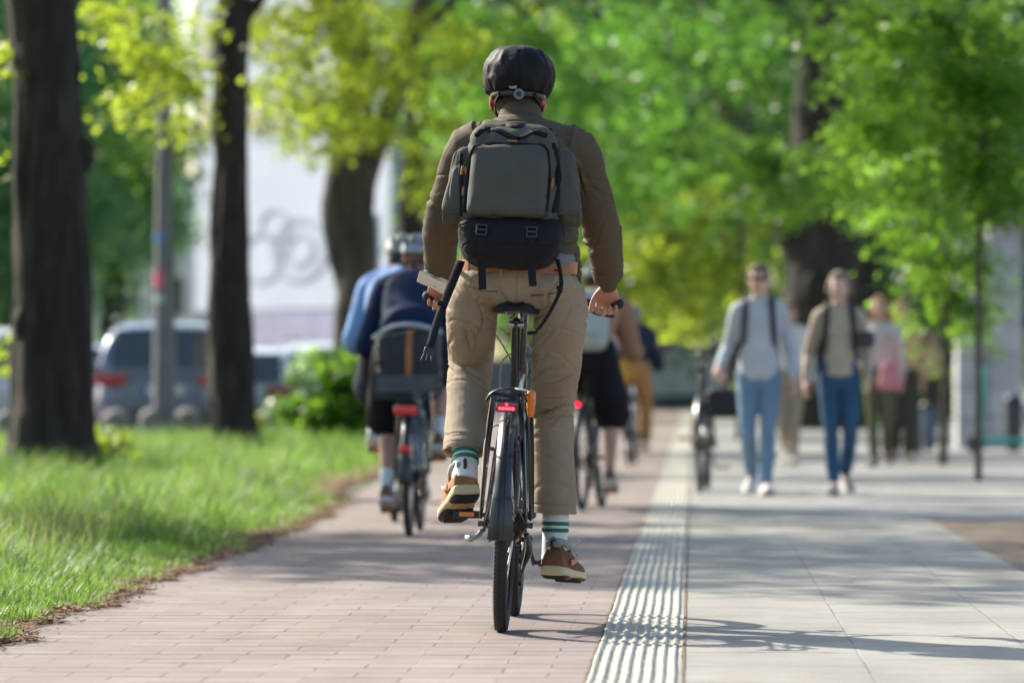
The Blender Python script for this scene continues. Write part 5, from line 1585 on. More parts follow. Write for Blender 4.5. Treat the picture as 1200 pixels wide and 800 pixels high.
deep('large_tree', 'deep green tree far behind the parked grey car', wx(20, 118), 118, 13, .4, (8.4, 3.5, 6.0), LEAF_T, 43, ncl=430, leaf=.2, rad=1.4)
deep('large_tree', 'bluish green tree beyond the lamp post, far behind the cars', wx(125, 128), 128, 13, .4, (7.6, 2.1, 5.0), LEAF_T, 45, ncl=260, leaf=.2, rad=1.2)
deep('large_tree', 'green tree showing at the far left edge above the cars', wx(-70, 122), 122, 13, .4, (8., 6., 6.), LEAF_G, 47, ncl=300, leaf=.2, rad=1.4)
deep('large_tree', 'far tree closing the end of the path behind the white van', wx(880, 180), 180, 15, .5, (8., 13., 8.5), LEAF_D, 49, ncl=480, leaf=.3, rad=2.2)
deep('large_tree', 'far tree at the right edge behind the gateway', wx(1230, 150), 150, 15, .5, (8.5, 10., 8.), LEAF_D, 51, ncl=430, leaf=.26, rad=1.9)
deep('large_tree', 'far green tree seen between the forked trunk and the helmeted man', wx(650, 165), 165, 15, .5, (9.5, 5.0, 7.5), LEAF_M, 53, ncl=380, leaf=.26, rad=1.7)

# young trees on the right, slim stems with low light foliage
def young(label, px, D, base_py, h, r, low, sd, lm, n=60, leaf=.075, nper=90, rad=.38, tex=None):
    x = wx(px, D)
    root = empty('young_tree', (x, D, 0), (0, 0, 0), label, 'tree', 'young trees on the pavement')
    m = MB(); pts = []; rad_ = []
    for i in range(9):
        t = i / 8; pts.append((.05 * math.sin(t * 3 + sd), .05 * math.cos(t * 2 + sd), h * t)); rad_.append(r * (1 - .55 * t))
    m.sweep(pts, rad_, n=12, sub=4)
    rs = random.Random(sd)
    for k in range(14):
        t = .38 + .6 * k / 14; a = k * 2.4; L = .9 * (1.15 - t)
        s = V((.05 * math.sin(t * 3 + sd), .05 * math.cos(t * 2 + sd), h * t)); e = s + V((math.cos(a) * L, math.sin(a) * L, L * .5))
        m.sweep([s, s * .5 + e * .5 + V((0, 0, .08)), e], [r * .3, r * .2, r * .06], n=6, sub=3)
    m.build('trunk', BARKG, root)
    cl = [np.array(q) - np.array((x, D, 0)) for q in px_sprays(low, D, n, sd, 22, .55)]
    v, f = leaves(cl, nper, rad, .4, leaf, sd, .35)
    rawmesh('crown', v, f, lm, root)
    return root
young('young tree with the most forward slim stem, right of the walking couple', 1152, 38.5, 565, 5.6, .030,
      [(1150, 20), (1110, 60), (1180, 60), (1075, 100), (1120, 120), (1180, 130), (1080, 160), (1140, 180), (1050, 60), (1060, 20), (1180, 200), (1050, 130), (1090, 210), (1160, 240), (1190, 20), (1060, 40), (1040, 180)], 61, LEAF_G, 110, rad=.36)
young('young tree whose slim stem stands second from the right, low leaves before the gateway', 1103, 46, 545, 5.0, .045,
      [(1100, 300), (1090, 340), (1110, 360), (1085, 290), (1105, 270), (1100, 320), (1080, 220), (1060, 200), (1120, 250)], 63, LEAF_G, 42, rad=.33)
young('young tree nearest the woman in the beige jumper, its stem standing farthest left', 1068, 54, 530, 5.4, .07,
      [(1010, 190), (1030, 220), (1050, 150), (905, 205), (1040, 240), (880, 190), (930, 225), (1070, 120), (1060, 60), (1050, 30)], 65, LEAF_G, 85, rad=.34)
young('young tree left of the walking man with light leaves over his head', 870, 66, 515, 4.8, .05,
      [(840, 290), (870, 270), (800, 310), (770, 300), (850, 330), (760, 330), (820, 250), (760, 270), (740, 300)], 67, LEAF_Y, 36, rad=.34, leaf=.1)

# bushes
def bush(name, label, px, D, w, h, lm, sd, n=60, nper=120, leaf=.07, group=None):
    x = wx(px, D); root = empty(name, (x, D, 0), (0, 0, 0), label, 'bush', group)
    rs = np.random.RandomState(sd); m = MB(); cl = []
    for k in range(9):
        a = k * 2.4; e = V((math.cos(a) * w * .7 * rs.rand(), math.sin(a) * w * .6 * rs.rand(), h * (.55 + .4 * rs.rand())))
        m.sweep([(e.x * .1, e.y * .1, 0), (e.x * .5, e.y * .5, e.z * .6), e], [.014, .010, .004], n=6, sub=3)
    m.build('stems', BARK, root)
    for _ in range(n):
        q = rs.randn(3); q /= np.linalg.norm(q); q *= rs.rand() ** .4
        z = h * (.5 + .5 * q[2]); cl.append((q[0] * w * (1 - .25 * abs(q[2])), q[1] * w * .8, z))
    v, f = leaves(cl, nper, .20, .6, leaf, sd, .2); rawmesh('foliage', v, f, lm, root)
    return root
bush('bush', 'leafy green bush at the foot of the forked tree', 398, 50, .62, 1.25, LEAF_G, 71, 62, 80, .085)
bush('bush', 'small yellow green shoot in the grass right of the slim dark trunk', 298, 48, .14, .5, LEAF_Y, 73, 10, 60, .06)
bush('bush', 'yellow green weeds in the grass beside the thick left trunk', 118, 35, .22, .42, LEAF_Y, 75, 10, 60, .05)
bush('bush', 'low bright bush at the end of the pavement behind the walking man', 930, 88, .8, 1.2, LEAF_Y, 77, 60, 90, .1)
bush('bush', 'long low hedge under the far trees behind the couple', 1010, 84, 2.2, 1.3, LEAF_G, 79, 120, 90, .11)
# ------------------------------------------------------------------ street furniture, cars, buildings
CONC = mat('concrete', (.36, .36, .35), .85, var=.18, vs=3, bump=.4, bs=60)
GLASS = mat('dark_glass', (.02, .028, .032), .06, spec=.8, coat=.6)
CHROME = mat('chrome', (.6, .6, .6), .15, 1)

def lamp_post():
    D = 56.; x = wx(191, D)
    root = empty('lamp_post', (x, D, 0), (0, 0, 0), 'grey tapering lamp post with small blue and red stickers, left of the slim dark trunk', 'lamp post')
    m = MB(); m.sweep([(0, 0, 0), (0, 0, 1.0), (0, 0, 3.), (0, 0, 6.5)], [.15, .135, .105, .065], n=28, sub=3); m.cyl((0, 0, 0), (0, 0, .12), .22, 28)
    m.build('post', [mat('lamp_grey', (.16, .16, .17), .5, .3, var=.15, vs=3)], root)
    m = MB(); m.sweep([(0, 0, 6.4), (.1, 0, 6.9), (.8, 0, 7.1)], [.05, .04, .035], n=12); m.rbox((1.1, 0, 7.08), (.7, .28, .12), .05, 6); m.build('lamp_head', [mat('lamp_grey', (.16, .16, .17))], root)
    for (z, c, nm, h_) in ((wz(278, D), (.05, .25, .55), 'blue_paint', .10), (wz(327, D), (.75, .12, .2), 'pink_paint', .20), (wz(350, D), (.6, .6, .6), 'white_paint', .08)):
        m = MB(); r = .135 if z > 1.6 else .143
        r += .003
        n = 8
        vs = []; 
        for i in range(n + 1):
            a = R(200 + i * 9); 
            rr = .145 - (z - 1) * .015 + .004
            vs += [(rr * math.cos(a), rr * math.sin(a), z - h_ / 2), (rr * math.cos(a), rr * math.sin(a), z + h_ / 2)]
        m.add(vs, [(2 * i, 2 * i + 2, 2 * i + 3, 2 * i + 1) for i in range(n)]); m.build('sticker', [mat(nm, c, .5)], root)
lamp_post()

# short domed stone bollards
def bollard0():
    m = MB(); rings = []
    pr = [(.205, 0), (.20, .06), (.185, .30), (.18, .46), (.19, .50), (.175, .56), (.135, .615), (.07, .65), (.01, .66)]
    for r, z in pr: rings.append([V((r * math.cos(2 * PI * k / 28), r * math.sin(2 * PI * k / 28), z)) for k in range(28)])
    m.loft(rings); return m
bm0 = bollard0()
first = None
for i, (px, D, lab) in enumerate(((135, 54.5, 'domed stone bollard nearest the thick left trunk'), (178, 56.0, 'domed stone bollard at the foot of the lamp post'),
                                  (219, 56.5, 'domed stone bollard between the lamp post and the slim dark trunk'), (318, 57.2, 'domed stone bollard right of the slim dark trunk'), (8, 52.8, 'domed stone bollard at the left edge, behind the thick trunk'))):
    if first is None:
        o = first = bm0.build('bollard', [mat('bollard_stone', (.20, .19, .18), .85, var=.25, vs=12, bump=.4, bs=60)])
    else:
        o = first.copy(); COL.objects.link(o)
    o.location = (wx(px, D), D, .0); o.scale = (.92, .92, .78); tag(o, lab, 'bollard', 'stone bollards along the street')

def car(label, loc, rotz, paint, L=4.5, W=1.85, H=1.62, estate=True, plate=True, roofcol=None, group='parked cars'):
    """y forward, origin at the middle on the road"""
    root = empty('parked_car', loc, (0, 0, rotz), label, 'car', group)
    h = L / 2; m = MB(); belt = H * .60
    ys = np.linspace(-h, h, 25)
    rings = []
    for y in ys:
        t = (y + h) / L
        end = min(1, (1 - abs(2 * t - 1)) / .10); k = math.sin(min(1, max(.0, end)) * PI / 2) ** .5 if end < 1 else 1
        hw = W / 2 * (.80 + .20 * k) * (1 - .04 * abs(2 * t - 1) ** 3)
        zb = .24 + .06 * (1 - k); top = np.interp(t, [0, .04, .10, .62, .70, .95, 1], [belt * .93, belt * .97, belt, belt * .985, belt * .93, belt * .78, belt * .62])
        ring = []
        for a in range(28):
            th = 2 * PI * a / 28; ca, sa = math.cos(th), math.sin(th)
            x = hw * (abs(ca) ** .38) * (1 if ca > 0 else -1)
            z = (zb + top) / 2 + (top - zb) / 2 * (abs(sa) ** .45) * (1 if sa > 0 else -1)
            if sa > .3: x *= .955
            ring.append(V((x, y, z)))
        rings.append(ring)
    m.loft(rings); m.build('body', [paint], root, sub=1)
    # cabin
    rings = []
    r0, r1 = (-.47, .18)
    cab = [(-.485, belt - .05, .02), (-.47, H * .80, .78), (-.43, H * .955, .84), (-.36, H * .99, .86), (-.15, H, .87), (.02, H * .99, .86), (.10, H * .93, .84), (.22, belt + .02, .82)]
    g = MB(); rings = []
    for yy, zt, wk in cab:
        ring = []
        for a in range(24):
            th = 2 * PI * a / 24; ca, sa = math.cos(th), math.sin(th)
            z0 = belt - .12; z = (z0 + zt) / 2 + (zt - z0) / 2 * (abs(sa) ** .5) * (1 if sa > 0 else -1)
            kx = 1 - .17 * max(0, (z - belt) / (H - belt))
            x = W / 2 * .94 * kx * (abs(ca) ** .4) * (1 if ca > 0 else -1)
            ring.append(V((x, yy * L, max(z, z0))))
        rings.append(ring)
    g.loft(rings); g.build('cabin', [paint], root, sub=1)
    # windows: rear, windscreen, sides
    def win(pts, off):
        q = MB(); n = V(off).normalized() * .012
        a = [V(p) + n for p in pts]; b = [V(p) - n for p in pts]
        q.add(a + b, [tuple(range(4)), (7, 6, 5, 4)] + [(i, (i + 1) % 4, 4 + (i + 1) % 4, 4 + i) for i in range(4)])
        q.build('window', [GLASS], root, smooth=False)
    yr = -.478 * L
    win([(-W * .37, yr - .03, belt + .02), (W * .37, yr - .03, belt + .02), (W * .335, -.448 * L - .03, H * .915), (-W * .335, -.448 * L - .03, H * .915)], (0, -1, .3))
    win([(-W * .38, .225 * L, belt + .04), (W * .38, .225 * L, belt + .04), (W * .33, .095 * L, H * .93), (-W * .33, .095 * L, H * .93)], (0, 1, .8))
    for sg in (-1, 1):
        for a, b in ((-.42, -.24), (-.22, -.02), (.0, .15)):
            xt, xb = sg * W * .405, sg * W * .463
            win([(xb, a * L, belt + .03), (xb, b * L + (.04 if b > .1 else 0), belt + .03), (xt, (b - (.06 if b > .1 else 0)) * L, H * .92), (xt, a * L, H * .92)], (sg, 0, .3))
    for sg in (-1, 1):
        q = MB(); q.rbox((sg * W * .375, -h - .005, belt * .86), (W * .24, .08, .15), .03, 6); q.rbox((sg * W * .46, -h + .10, belt * .87), (.06, .2, .13), .02, 5)
        q.build('tail_light', [mat('car_tail_lens', (.42, .012, .02), .15, coat=.8)], root)
        q = MB(); q.rbox((sg * W * .36, -h - .012, .42), (W * .16, .04, .07), .015, 5); q.build('reflector', [mat('car_tail_lens', (.42, .012, .02))], root)
        q = MB(); q.rbox((sg * W * .36, h - .04, belt * .66), (W * .2, .12, .14), .04, 6); q.build('headlight', [mat('headlamp_glass', (.5, .52, .55), .1, coat=.5)], root)
        q = MB(); q.rbox((sg * (W / 2 + .09), .18 * L, belt + .06), (.18, .12, .13), .04, 6); q.build('wing_mirror', [paint], root)
    q = MB(); q.rbox((0, -h - .01, .36), (W * .86, .14, .20), .05, 8); q.build('rear_bumper', [mat('car_bumper', (.05, .05, .055), .5)], root)
    q = MB(); q.rbox((0, h - .03, .40), (W * .80, .14, .26), .05, 8); q.build('front_bumper', [mat('car_bumper', (.05, .05, .055))], root)
    if plate:
        q = MB(); q.rbox((.02, -h - .035, belt * .72), (.50, .02, .11), .006, 3); pl = q.build('number_plate', [mat('plate_white', (.72, .72, .70), .4)], root)
        q = MB(); q.box((-.225, -h - .047, belt * .72), (.045, .004, .10)); q.build('blue_band', [mat('plate_blue', (.02, .08, .45), .4)], pl)
    if estate:
        for sg in (-1, 1):
            q = MB(); q.sweep([(sg * W * .36, -.36 * L, H + .0), (sg * W * .36, -.30 * L, H + .045), (sg * W * .36, .0, H + .04), (sg * W * .36, .06 * L, H - .03)], [.016] * 4, n=8); q.build('roof_rail', [CHROME], root)
    for sg in (-1, 1):
        for yy in (-.30, .30):
            q = MB(); q.torus((sg * (W / 2 - .10), yy * L, .33), .245, .085, 'x', 32, prof=[(.085, -.08), (.085, .08), (.05, .105), (-.04, .10), (-.04, -.10), (.05, -.105)])
            wq = q.build('wheel', [RUBBER], root)
            q = MB(); q.cyl((sg * (W / 2 - .17), yy * L, .33), (sg * (W / 2 - .01), yy * L, .33), .205, 24)
            for k in range(5):
                a = 2 * PI * k / 5; q.box((sg * (W / 2), yy * L + .1 * math.cos(a), .33 + .1 * math.sin(a)), (.02, .19, .05), Matrix.Rotation(a, 3, 'X'))
            q.build('rim', [CHROME], wq)
    return root
P_GREY = mat('car_paint_blue_grey', (.12, .16, .24), .28, .3, var=.05, coat=1.)
P_WHITE = mat('car_paint_white', (.66, .68, .70), .3, var=.04, coat=1.)
P_SILV = mat('car_paint_silver', (.30, .33, .36), .3, .5, var=.05, coat=1.)
P_DARK = mat('car_paint_dark', (.04, .05, .06), .3, .4, var=.05, coat=1.)
DC = 62.
car('blue grey estate car with red tail lights, parked left of the slim trunk', (wx(176, DC), DC + 2.2, 0), R(4), P_GREY, 4.7, 1.86, 1.66)
car('white car seen from behind between the slim trunk and the bush', (wx(318, 66), 68., 0), R(-14), P_WHITE, 4.2, 1.78, 1.34, False)
car('silver car half hidden between the thick left trunk and the blue grey car', (wx(88, 72), 74.2, 0), R(3), P_SILV, 4.5, 1.8, 1.45)
car('pale car cut off by the left edge behind the thick trunk', (wx(-22, 66), 68, 0), R(5), P_WHITE, 4.5, 1.82, 1.62)
car('white car farthest right in the car park, roof showing over the bush', (wx(385, 76), 78, 0), R(-6), P_WHITE, 4.3, 1.8, 1.5)
car('dark car standing between the two white ones, mostly behind the bush', (wx(352, 84), 86, 0), R(2), P_DARK, 4.5, 1.8, 1.45)

# pale building with round murals, behind the cars
def building():
    D = 150.; x0, x1 = wx(205, D), wx(470, D)
    H = 15.; root = empty('pale_building', ((x0 + x1) / 2, D, 0), (0, 0, R(-58)), 'pale blue white building with faint grey circles painted on its side, behind the parked cars', 'building')
    K2 = 1.9; W = (x1 - x0) * K2; Wm = mat('pale_render', (.50, .55, .63), .8, var=.06, vs=.4, bump=.1, bs=8)
    m = MB(); m.box((0, 6, H / 2 + 1.6), (W, 12, H - 3.2)); m.build('wall', [Wm], root, smooth=False)
    m = MB(); m.box((0, 6, .8), (W + .1, 12.1, 1.6)); m.build('plinth', [mat('plinth_grey', (.25, .25, .30), .8, var=.1)], root, smooth=False)
    m = MB(); m.box((0, 6, H + .1), (W + .5, 12.5, .25)); m.build('roof', [mat('roof_grey', (.25, .25, .26), .8)], root, smooth=False)
    g = mat('mural_grey', (.37, .42, .50), .8, var=.08)
    for px, py, r, t in ((352, 292, .95, .20), (352, 292, .48, .16), (318, 262, .5, .14), (300, 300, .75, .12)):
        k = MB(); c = V(((wx(px, D) - (x0 + x1) / 2) * K2, -.02, wz(py, D)))
        k.torus((0, 0, 0), r, .0, 'y', 40, prof=[(-t / 2, -.02), (t / 2, -.02), (t / 2, .01), (-t / 2, .01)]); k.v = [(a * K2 + c.x, b + c.y, e + c.z) for a, b, e in k.v]; k.build('mural_ring', [g], root)
    k = MB(); k.box(((wx(345, D) - (x0 + x1) / 2) * K2, -.02, wz(385, D)), (3.4 * K2, .05, 1.15)); k.build('mural_band', [mat('mural_mauve', (.30, .30, .42), .8, var=.2, vs=2)], root, smooth=False)
    k = MB(); k.box(((wx(340, D) - (x0 + x1) / 2) * K2, -.03, wz(413, D)), (3.7 * K2, .06, .32)); k.build('mural_band', [mat('mural_blue', (.10, .12, .42), .8)], root, smooth=False)
    for i in range(7):
        for j in range(2):
            k = MB(); k.box((-W / 2 + .9 + i * W / 7.2, -.03, 9.6 + j * 2.6), (.8, .08, 1.4)); f = k.build('window', [mat('frame_white', (.6, .6, .6), .5)], root, smooth=False)
            k = MB(); k.box((-W / 2 + .9 + i * W / 7.2, -.06, 9.6 + j * 2.6), (.66, .08, 1.24)); k.build('pane', [GLASS], f, smooth=False)
    # office block further left
    root = empty('office_block', (wx(40, 170), 170, 0), (0, 0, 0), 'far white and glass office block showing low between the tree trunks at the left', 'building')
    m = MB(); m.box((0, 6, 4.2), (18, 12, 8.4)); m.build('wall', [mat('office_white', (.62, .63, .62), .7, var=.08, vs=.5)], root, smooth=False)
    for i in range(11):
        for j in range(3):
            k = MB(); k.box((-8. + i * 1.6, -.03, 1.6 + j * 2.4), (1.1, .1, 1.4)); k.build('window', [GLASS], root, smooth=False)
building()

def white_post():
    D = 64.; root = empty('white_post', (wx(438, D), D, 0), (0, 0, 0), 'pale flat sign pylon standing behind the cyclist in the navy jumper', 'sign')
    m = MB(); m.rbox((0, 0, 1.62), (.17, .10, 3.0), .02, 5); m.build('panel', [mat('pylon_pale', (.52, .58, .68), .5, var=.04)], root)
    m = MB(); m.rbox((0, 0, .06), (.34, .3, .12), .02, 4); m.build('base', [CONC], root)
white_post()

# stone gateway on the right
def gateway():
    D = 58.; root = empty('stone_gateway', (wx(1160, D), D, 0), (0, 0, 0), 'weathered grey stone gateway pillar with lintel at the right edge', 'gateway')
    cx = wx(1160, D); st = mat('gate_stone', (.46, .46, .47), .9, var=.25, vs=1.6, bump=.7, bs=14)
    X = lambda px: wx(px, D) - cx
    def blocks(x0, x1, y0, y1, z0, z1, n, nm):
        m = MB(); h = (z1 - z0) / n
        for i in range(n): m.rbox(((x0 + x1) / 2, (y0 + y1) / 2, z0 + h * (i + .5)), (x1 - x0 - .004 * (i % 2), y1 - y0, h - .008), .012, 4)
        m.build(nm, [st], root)
    blocks(X(1158), X(1197), 0, .8, 0, wz(268, D), 7, 'pillar')
    blocks(X(1121), X(1157.6), .12, .9, 0, wz(276, D), 7, 'side_pier')
    m = MB(); m.rbox(((X(1150) + X(1330)) / 2, .35, wz(256, D)), (X(1330) - X(1150), .9, .26), .02, 5); m.build('lintel', [st], root)
    blocks(X(1300), X(1340), 0, .8, 0, wz(268, D), 7, 'pillar')
    m = MB(); m.rbox((X(1141), .05, wz(304, D)), (.13, .14, .42), .03, 5); m.cyl((X(1141), .05, wz(296, D)), (X(1141), .14, wz(296, D)), .03); m.build('wall_lantern', [DARKPL], root)
gateway()

def bin_(label, px, D, h, r, m_, name='litter_bin'):
    root = empty(name, (wx(px, D), D, 0), (0, 0, 0), label, 'litter bin')
    m = MB(); m.cyl((0, 0, .06), (0, 0, h * .86), r * .93, 28, r); m.build('body', [m_], root)
    m = MB(); m.cyl((0, 0, h * .86), (0, 0, h * .90), r * 1.06, 28); m.ell((0, 0, h * .90), (r * .98, r * .98, h * .10)); m.build('lid', [DARKPL], root)
    m = MB(); m.cyl((0, 0, 0), (0, 0, .06), r * .7, 20); m.build('foot', [DKSTEEL], root)
bin_('blue grey litter bin behind the slim young stems, left of the gateway', 1087, 56, .60, .095, mat('bin_blue', (.08, .11, .17), .5))
bin_('dark litter bin standing inside the gateway at the right edge', 1186, 55.4, .68, .11, mat('bin_dark', (.04, .045, .055), .5))

def scooter(px, D, rz, label):
    root = empty('electric_scooter', (wx(px, D), D, 0), (0, 0, rz), label, 'scooter')
    T = mat('teal_paint', (.03, .42, .34), .4, coat=.4)
    m = MB(); m.rbox((0, 0, .16), (.17, .62, .06), .02, 6); m.build('deck', [T], root)
    m = MB(); m.sweep([(0, .34, .14), (0, .40, .22), (0, .37, .62), (0, .33, 1.02)], [.03, .032, .028, .024], n=12); m.build('stem', [T], root)
    m = MB(); m.sweep([(-.24, .29, 1.04), (0, .33, 1.05), (.24, .29, 1.04)], [.014] * 3, n=8); h = m.build('handlebar', [DARKPL], root)
    for y in (-.42, .46):
        m = MB(); m.torus((0, y, .11), .08, .028, 'x', 28, 8); m.cyl((-.03, y, .11), (.03, y, .11), .05); m.build('wheel', [RUBBER], root)
    m = MB(); m.sweep([(0, -.28, .17), (0, -.38, .24), (0, -.5, .22)], [(.045, .01)] * 3, n=8); m.build('mudguard', [T], root)
scooter(1184, 53.5, R(60), 'teal electric scooter parked at the foot of the gateway')

def van():
    D = 150.; root = empty('white_van', (wx(800, D), D, 0), (0, 0, R(90)), 'long white van standing at the far end of the path', 'van')
    wp = mat('van_white', (.78, .79, .79), .4, var=.05)
    m = MB(); m.rbox((-.0, -.6, 1.75), (2.1, 4.6, 2.7), .15, 8); m.build('cargo_box', [wp], root)
    m = MB(); m.rbox((0, 2.35, 1.25), (2.0, 1.7, 1.6), .3, 8, fn=lambda q: V((q.x, q.y - max(0, q.z) * .6, q.z))); m.build('cab', [wp], root)
    m = MB(); m.rbox((0, 2.75, 1.55), (1.7, .5, .7), .1, 6); m.rbox((-1.0, 2.2, 1.6), (.04, .8, .55), .02, 4); m.build('window', [GLASS], root)
    for y in (-1.9, 2.2):
        for x in (-.9, .9):
            m = MB(); m.torus((x, y, .38), .27, .11, 'x', 28, 8); m.cyl((x - .1, y, .38), (x + .1, y, .38), .2); m.build('wheel', [RUBBER], root)
    m = MB(); m.box((0, -.3, .5), (1.9, 5.0, .22)); m.build('chassis', [DARKPL], root)
van()
def wallfar():
    D = 196.; root = empty('low_wall', (wx(800, D), D + 14, 0), (0, 0, 0), 'low pale wall closing the view behind the white van', 'wall')
    m = MB()
    for i in range(14): m.rbox((-13 + i * 2.0, 0, .9), (1.985, .3, 1.8), .02, 3)
    m.build('blocks', [mat('wall_pale', (.62, .63, .61), .8, var=.1)], root)
    m = MB(); m.rbox((0, 0, 1.86), (28.2, .4, .1), .02, 3); m.build('coping', [CONC], root)
wallfar()
# dark hedge and a banner among the walkers on the right
def banner():
    D = 60.; root = empty('green_banner', (wx(1043, D), D, 0), (0, 0, 0), 'bright green panel standing behind the woman in the beige jumper', 'sign')
    m = MB(); m.rbox((0, 0, .50), (.25, .04, .55), .01, 4); m.build('panel', [mat('banner_green', (.16, .62, .06), .6)], root)
    m = MB(); m.cyl((-.09, 0, 0), (-.09, 0, .24), .015); m.cyl((.09, 0, 0), (.09, 0, .24), .015); m.build('leg', [DKSTEEL], root)
banner()
# ------------------------------------------------------------------ other cyclists and people on foot
HAIR_BR = mat('hair_brown', (.12, .07, .04), .7, bump=.5, bs=200)
HAIR_DK = mat('hair_dark', (.03, .022, .018), .7, bump=.5, bs=200)
HAIR_BL = mat('hair_blond', (.36, .22, .10), .65, bump=.5, bs=200)
HAIR_AU = mat('hair_auburn', (.14, .06, .028), .6, bump=.5, bs=200)
def cl(name, c, **k): return mat(name, c, k.pop('rough', .85), var=.08, vs=8, bump=.15, bs=400, spec=.18, **k)
DEN_L = cl('denim_pale', (.16, .25, .35)); DEN_D = cl('denim_blue', (.042, .095, .175))
SHW = mat('shoe_white', (.55, .55, .53), .6); SHB = mat('shoe_black', (.03, .03, .03), .6); SHBR = mat('shoe_brown', (.18, .10, .06), .7)

def walk(J0=STAND, step=.22, arms=None, lead='R', lean=.0, knee=.0):
    J = dict(J0); o = 'L' if lead == 'R' else 'R'
    sx = 1 if lead == 'R' else -1
    J['kn' + lead] = (sx * .070, step * .75, .505); J['an' + lead] = (sx * .045, step, .095); J['toe' + lead] = (sx * .070, step + .16, .085)
    J['kn' + o] = (-sx * .082, .11, .485); J['an' + o] = (-sx * .050, -step, .170); J['toe' + o] = (-sx * .080, -step + .14, .055)
    J['footup' + o] = (0, .35, 1); J['footup' + lead] = (0, -.18, 1)
    for k in ('chest', 'upper', 'neck', 'head', 'shL', 'shR'):
        p = J[k]; J[k] = (p[0], p[1] + lean * (p[2] - 1), p[2])
    ty = .035 * sx   # the shoulders turn against the hips and dip a little
    for k, q in (('shL', -1), ('shR', 1), ('elL', -1), ('elR', 1)):
        p = J[k]; J[k] = (p[0], p[1] - q * ty, p[2] + q * sx * .008)
    for k, v in (arms or {}).items(): J[k] = v
    return J

def rucksack_straps(root, J, m, s=1.):
    for sg in (-1, 1):
        b = MB(); u = V(J['upper']); c = V(J['chest'])
        b.sweep([(sg * .085, -.10, 1.40), (sg * .095, -.03, 1.515), (sg * .10, .07, 1.46), (sg * .105, .138, 1.34), (sg * .115, .130, 1.20), (sg * .15, .03, 1.08)], [(.026, .006)] * 6, side=(1, 0, 0), n=8, sub=4)
        b.build('strap', [m], root)

def rucksack(label, loc, rot, sc_, m, d=(.30, .16, .44), z=1.22, y=-.20, m2=None):
    """worn on a back: origin shared with the wearer's feet"""
    o = empty('backpack', loc, rot, label, 'backpack', 'backpacks worn by people'); o.scale = (sc_,) * 3
    k = MB(); k.rbox((0, y, z), d, .07, 10, fn=lambda q: V((q.x * (1 - .2 * max(0, q.z) / d[2]), q.y, q.z))); k.build('main_compartment', [m], o)
    k = MB(); k.rbox((0, y - d[1] * .5, z - .06), (d[0] * .74, .07, d[2] * .45), .03, 8); k.build('front_pocket', [m2 or m], o)
    for sg in (-1, 1):
        k = MB(); k.sweep([(sg * .07, y + .09, z + .2), (sg * .09, y + .16, z + .30), (sg * .10, y + .28, z + .25), (sg * .11, y + .335, z + .1), (sg * .12, y + .32, z - .04), (sg * .14, y + .2, z - .16)], [(.024, .006)] * 6, side=(1, 0, 0), n=8, sub=4)
        k.build('shoulder_strap', [m2 or m], o)
    return o

G_P = 'people walking on the pavement'
SKIN_F = skinmat('skin_fair', (.66, .42, .33))
# walking man in pale jeans, holding a bicycle by its bar
D = 33.4; sM = .925
JM = walk(step=.17, lead='L', arms=dict(wrL=(-.27, .12, .90), elL=(-.24, -.05, 1.15), wrR=(.31, .22, .99), elR=(.24, -.01, 1.15)))
LM = (wx(889, D), D, 0)
man = make_person('man in pale blue jeans and light grey sweater walking towards us beside a bicycle', JM, LM, (0, 0, R(180)), sM, G_P, skin=SKIN_F, top=cl('sweater_grey', (.48, .50, .54)), bottom=DEN_L, hairm=HAIR_BR,
                  hair='short', shoes=SHW, sock=SOCKW, face=(.05, 1, -.05), loose=.002, hem=-.13, legs=.96, hands={'R': dict(d=V((.1, .8, -.5)), n=V((0, -.5, -.8)), curl=.9)})
g_ = MB(); hc = V(JM['head'])
for sg in (-1, 1): g_.rbox(hc + V((sg * .031, .106, .006)), (.050, .012, .034), .006, 5)
g_.cyl(hc + V((-.008, .108, .010)), hc + V((.008, .108, .010)), .003, 8)
for sg in (-1, 1): g_.sweep([hc + V((sg * .055, .104, .012)), hc + V((sg * .078, .04, .012)), hc + V((sg * .080, -.02, .0))], [.003] * 3, n=6)
g_.build('sunglasses', [mat('sunglass', (.02, .015, .015), .15)], man)
rucksack('dark grey backpack on the walking man, its straps over the light sweater', LM, (0, 0, R(180)), sM, mat('pack_dark', (.035, .038, .042), .7), (.28, .14, .40), 1.24, -.21)
make_bicycle('bicycle', 'black bicycle pushed along by the walking man in pale jeans', (wx(829, 34.6), 35.3, .004), (0, 0, R(180 - 3)), 'bicycles on the path', BLACK, crank=R(40), rack=False, light=False)
b = MB(); b.rbox((0, 0, .0), (.30, .26, .22), .06, 8)
pn = b.build('pannier_bag', [mat('bag_black', (.02, .022, .025), .7)]); pn.location = (wx(850, 34.8), 35.0, .66); tag(pn, 'black bag hanging beside the pushed bicycle, by the walking man', 'bag')

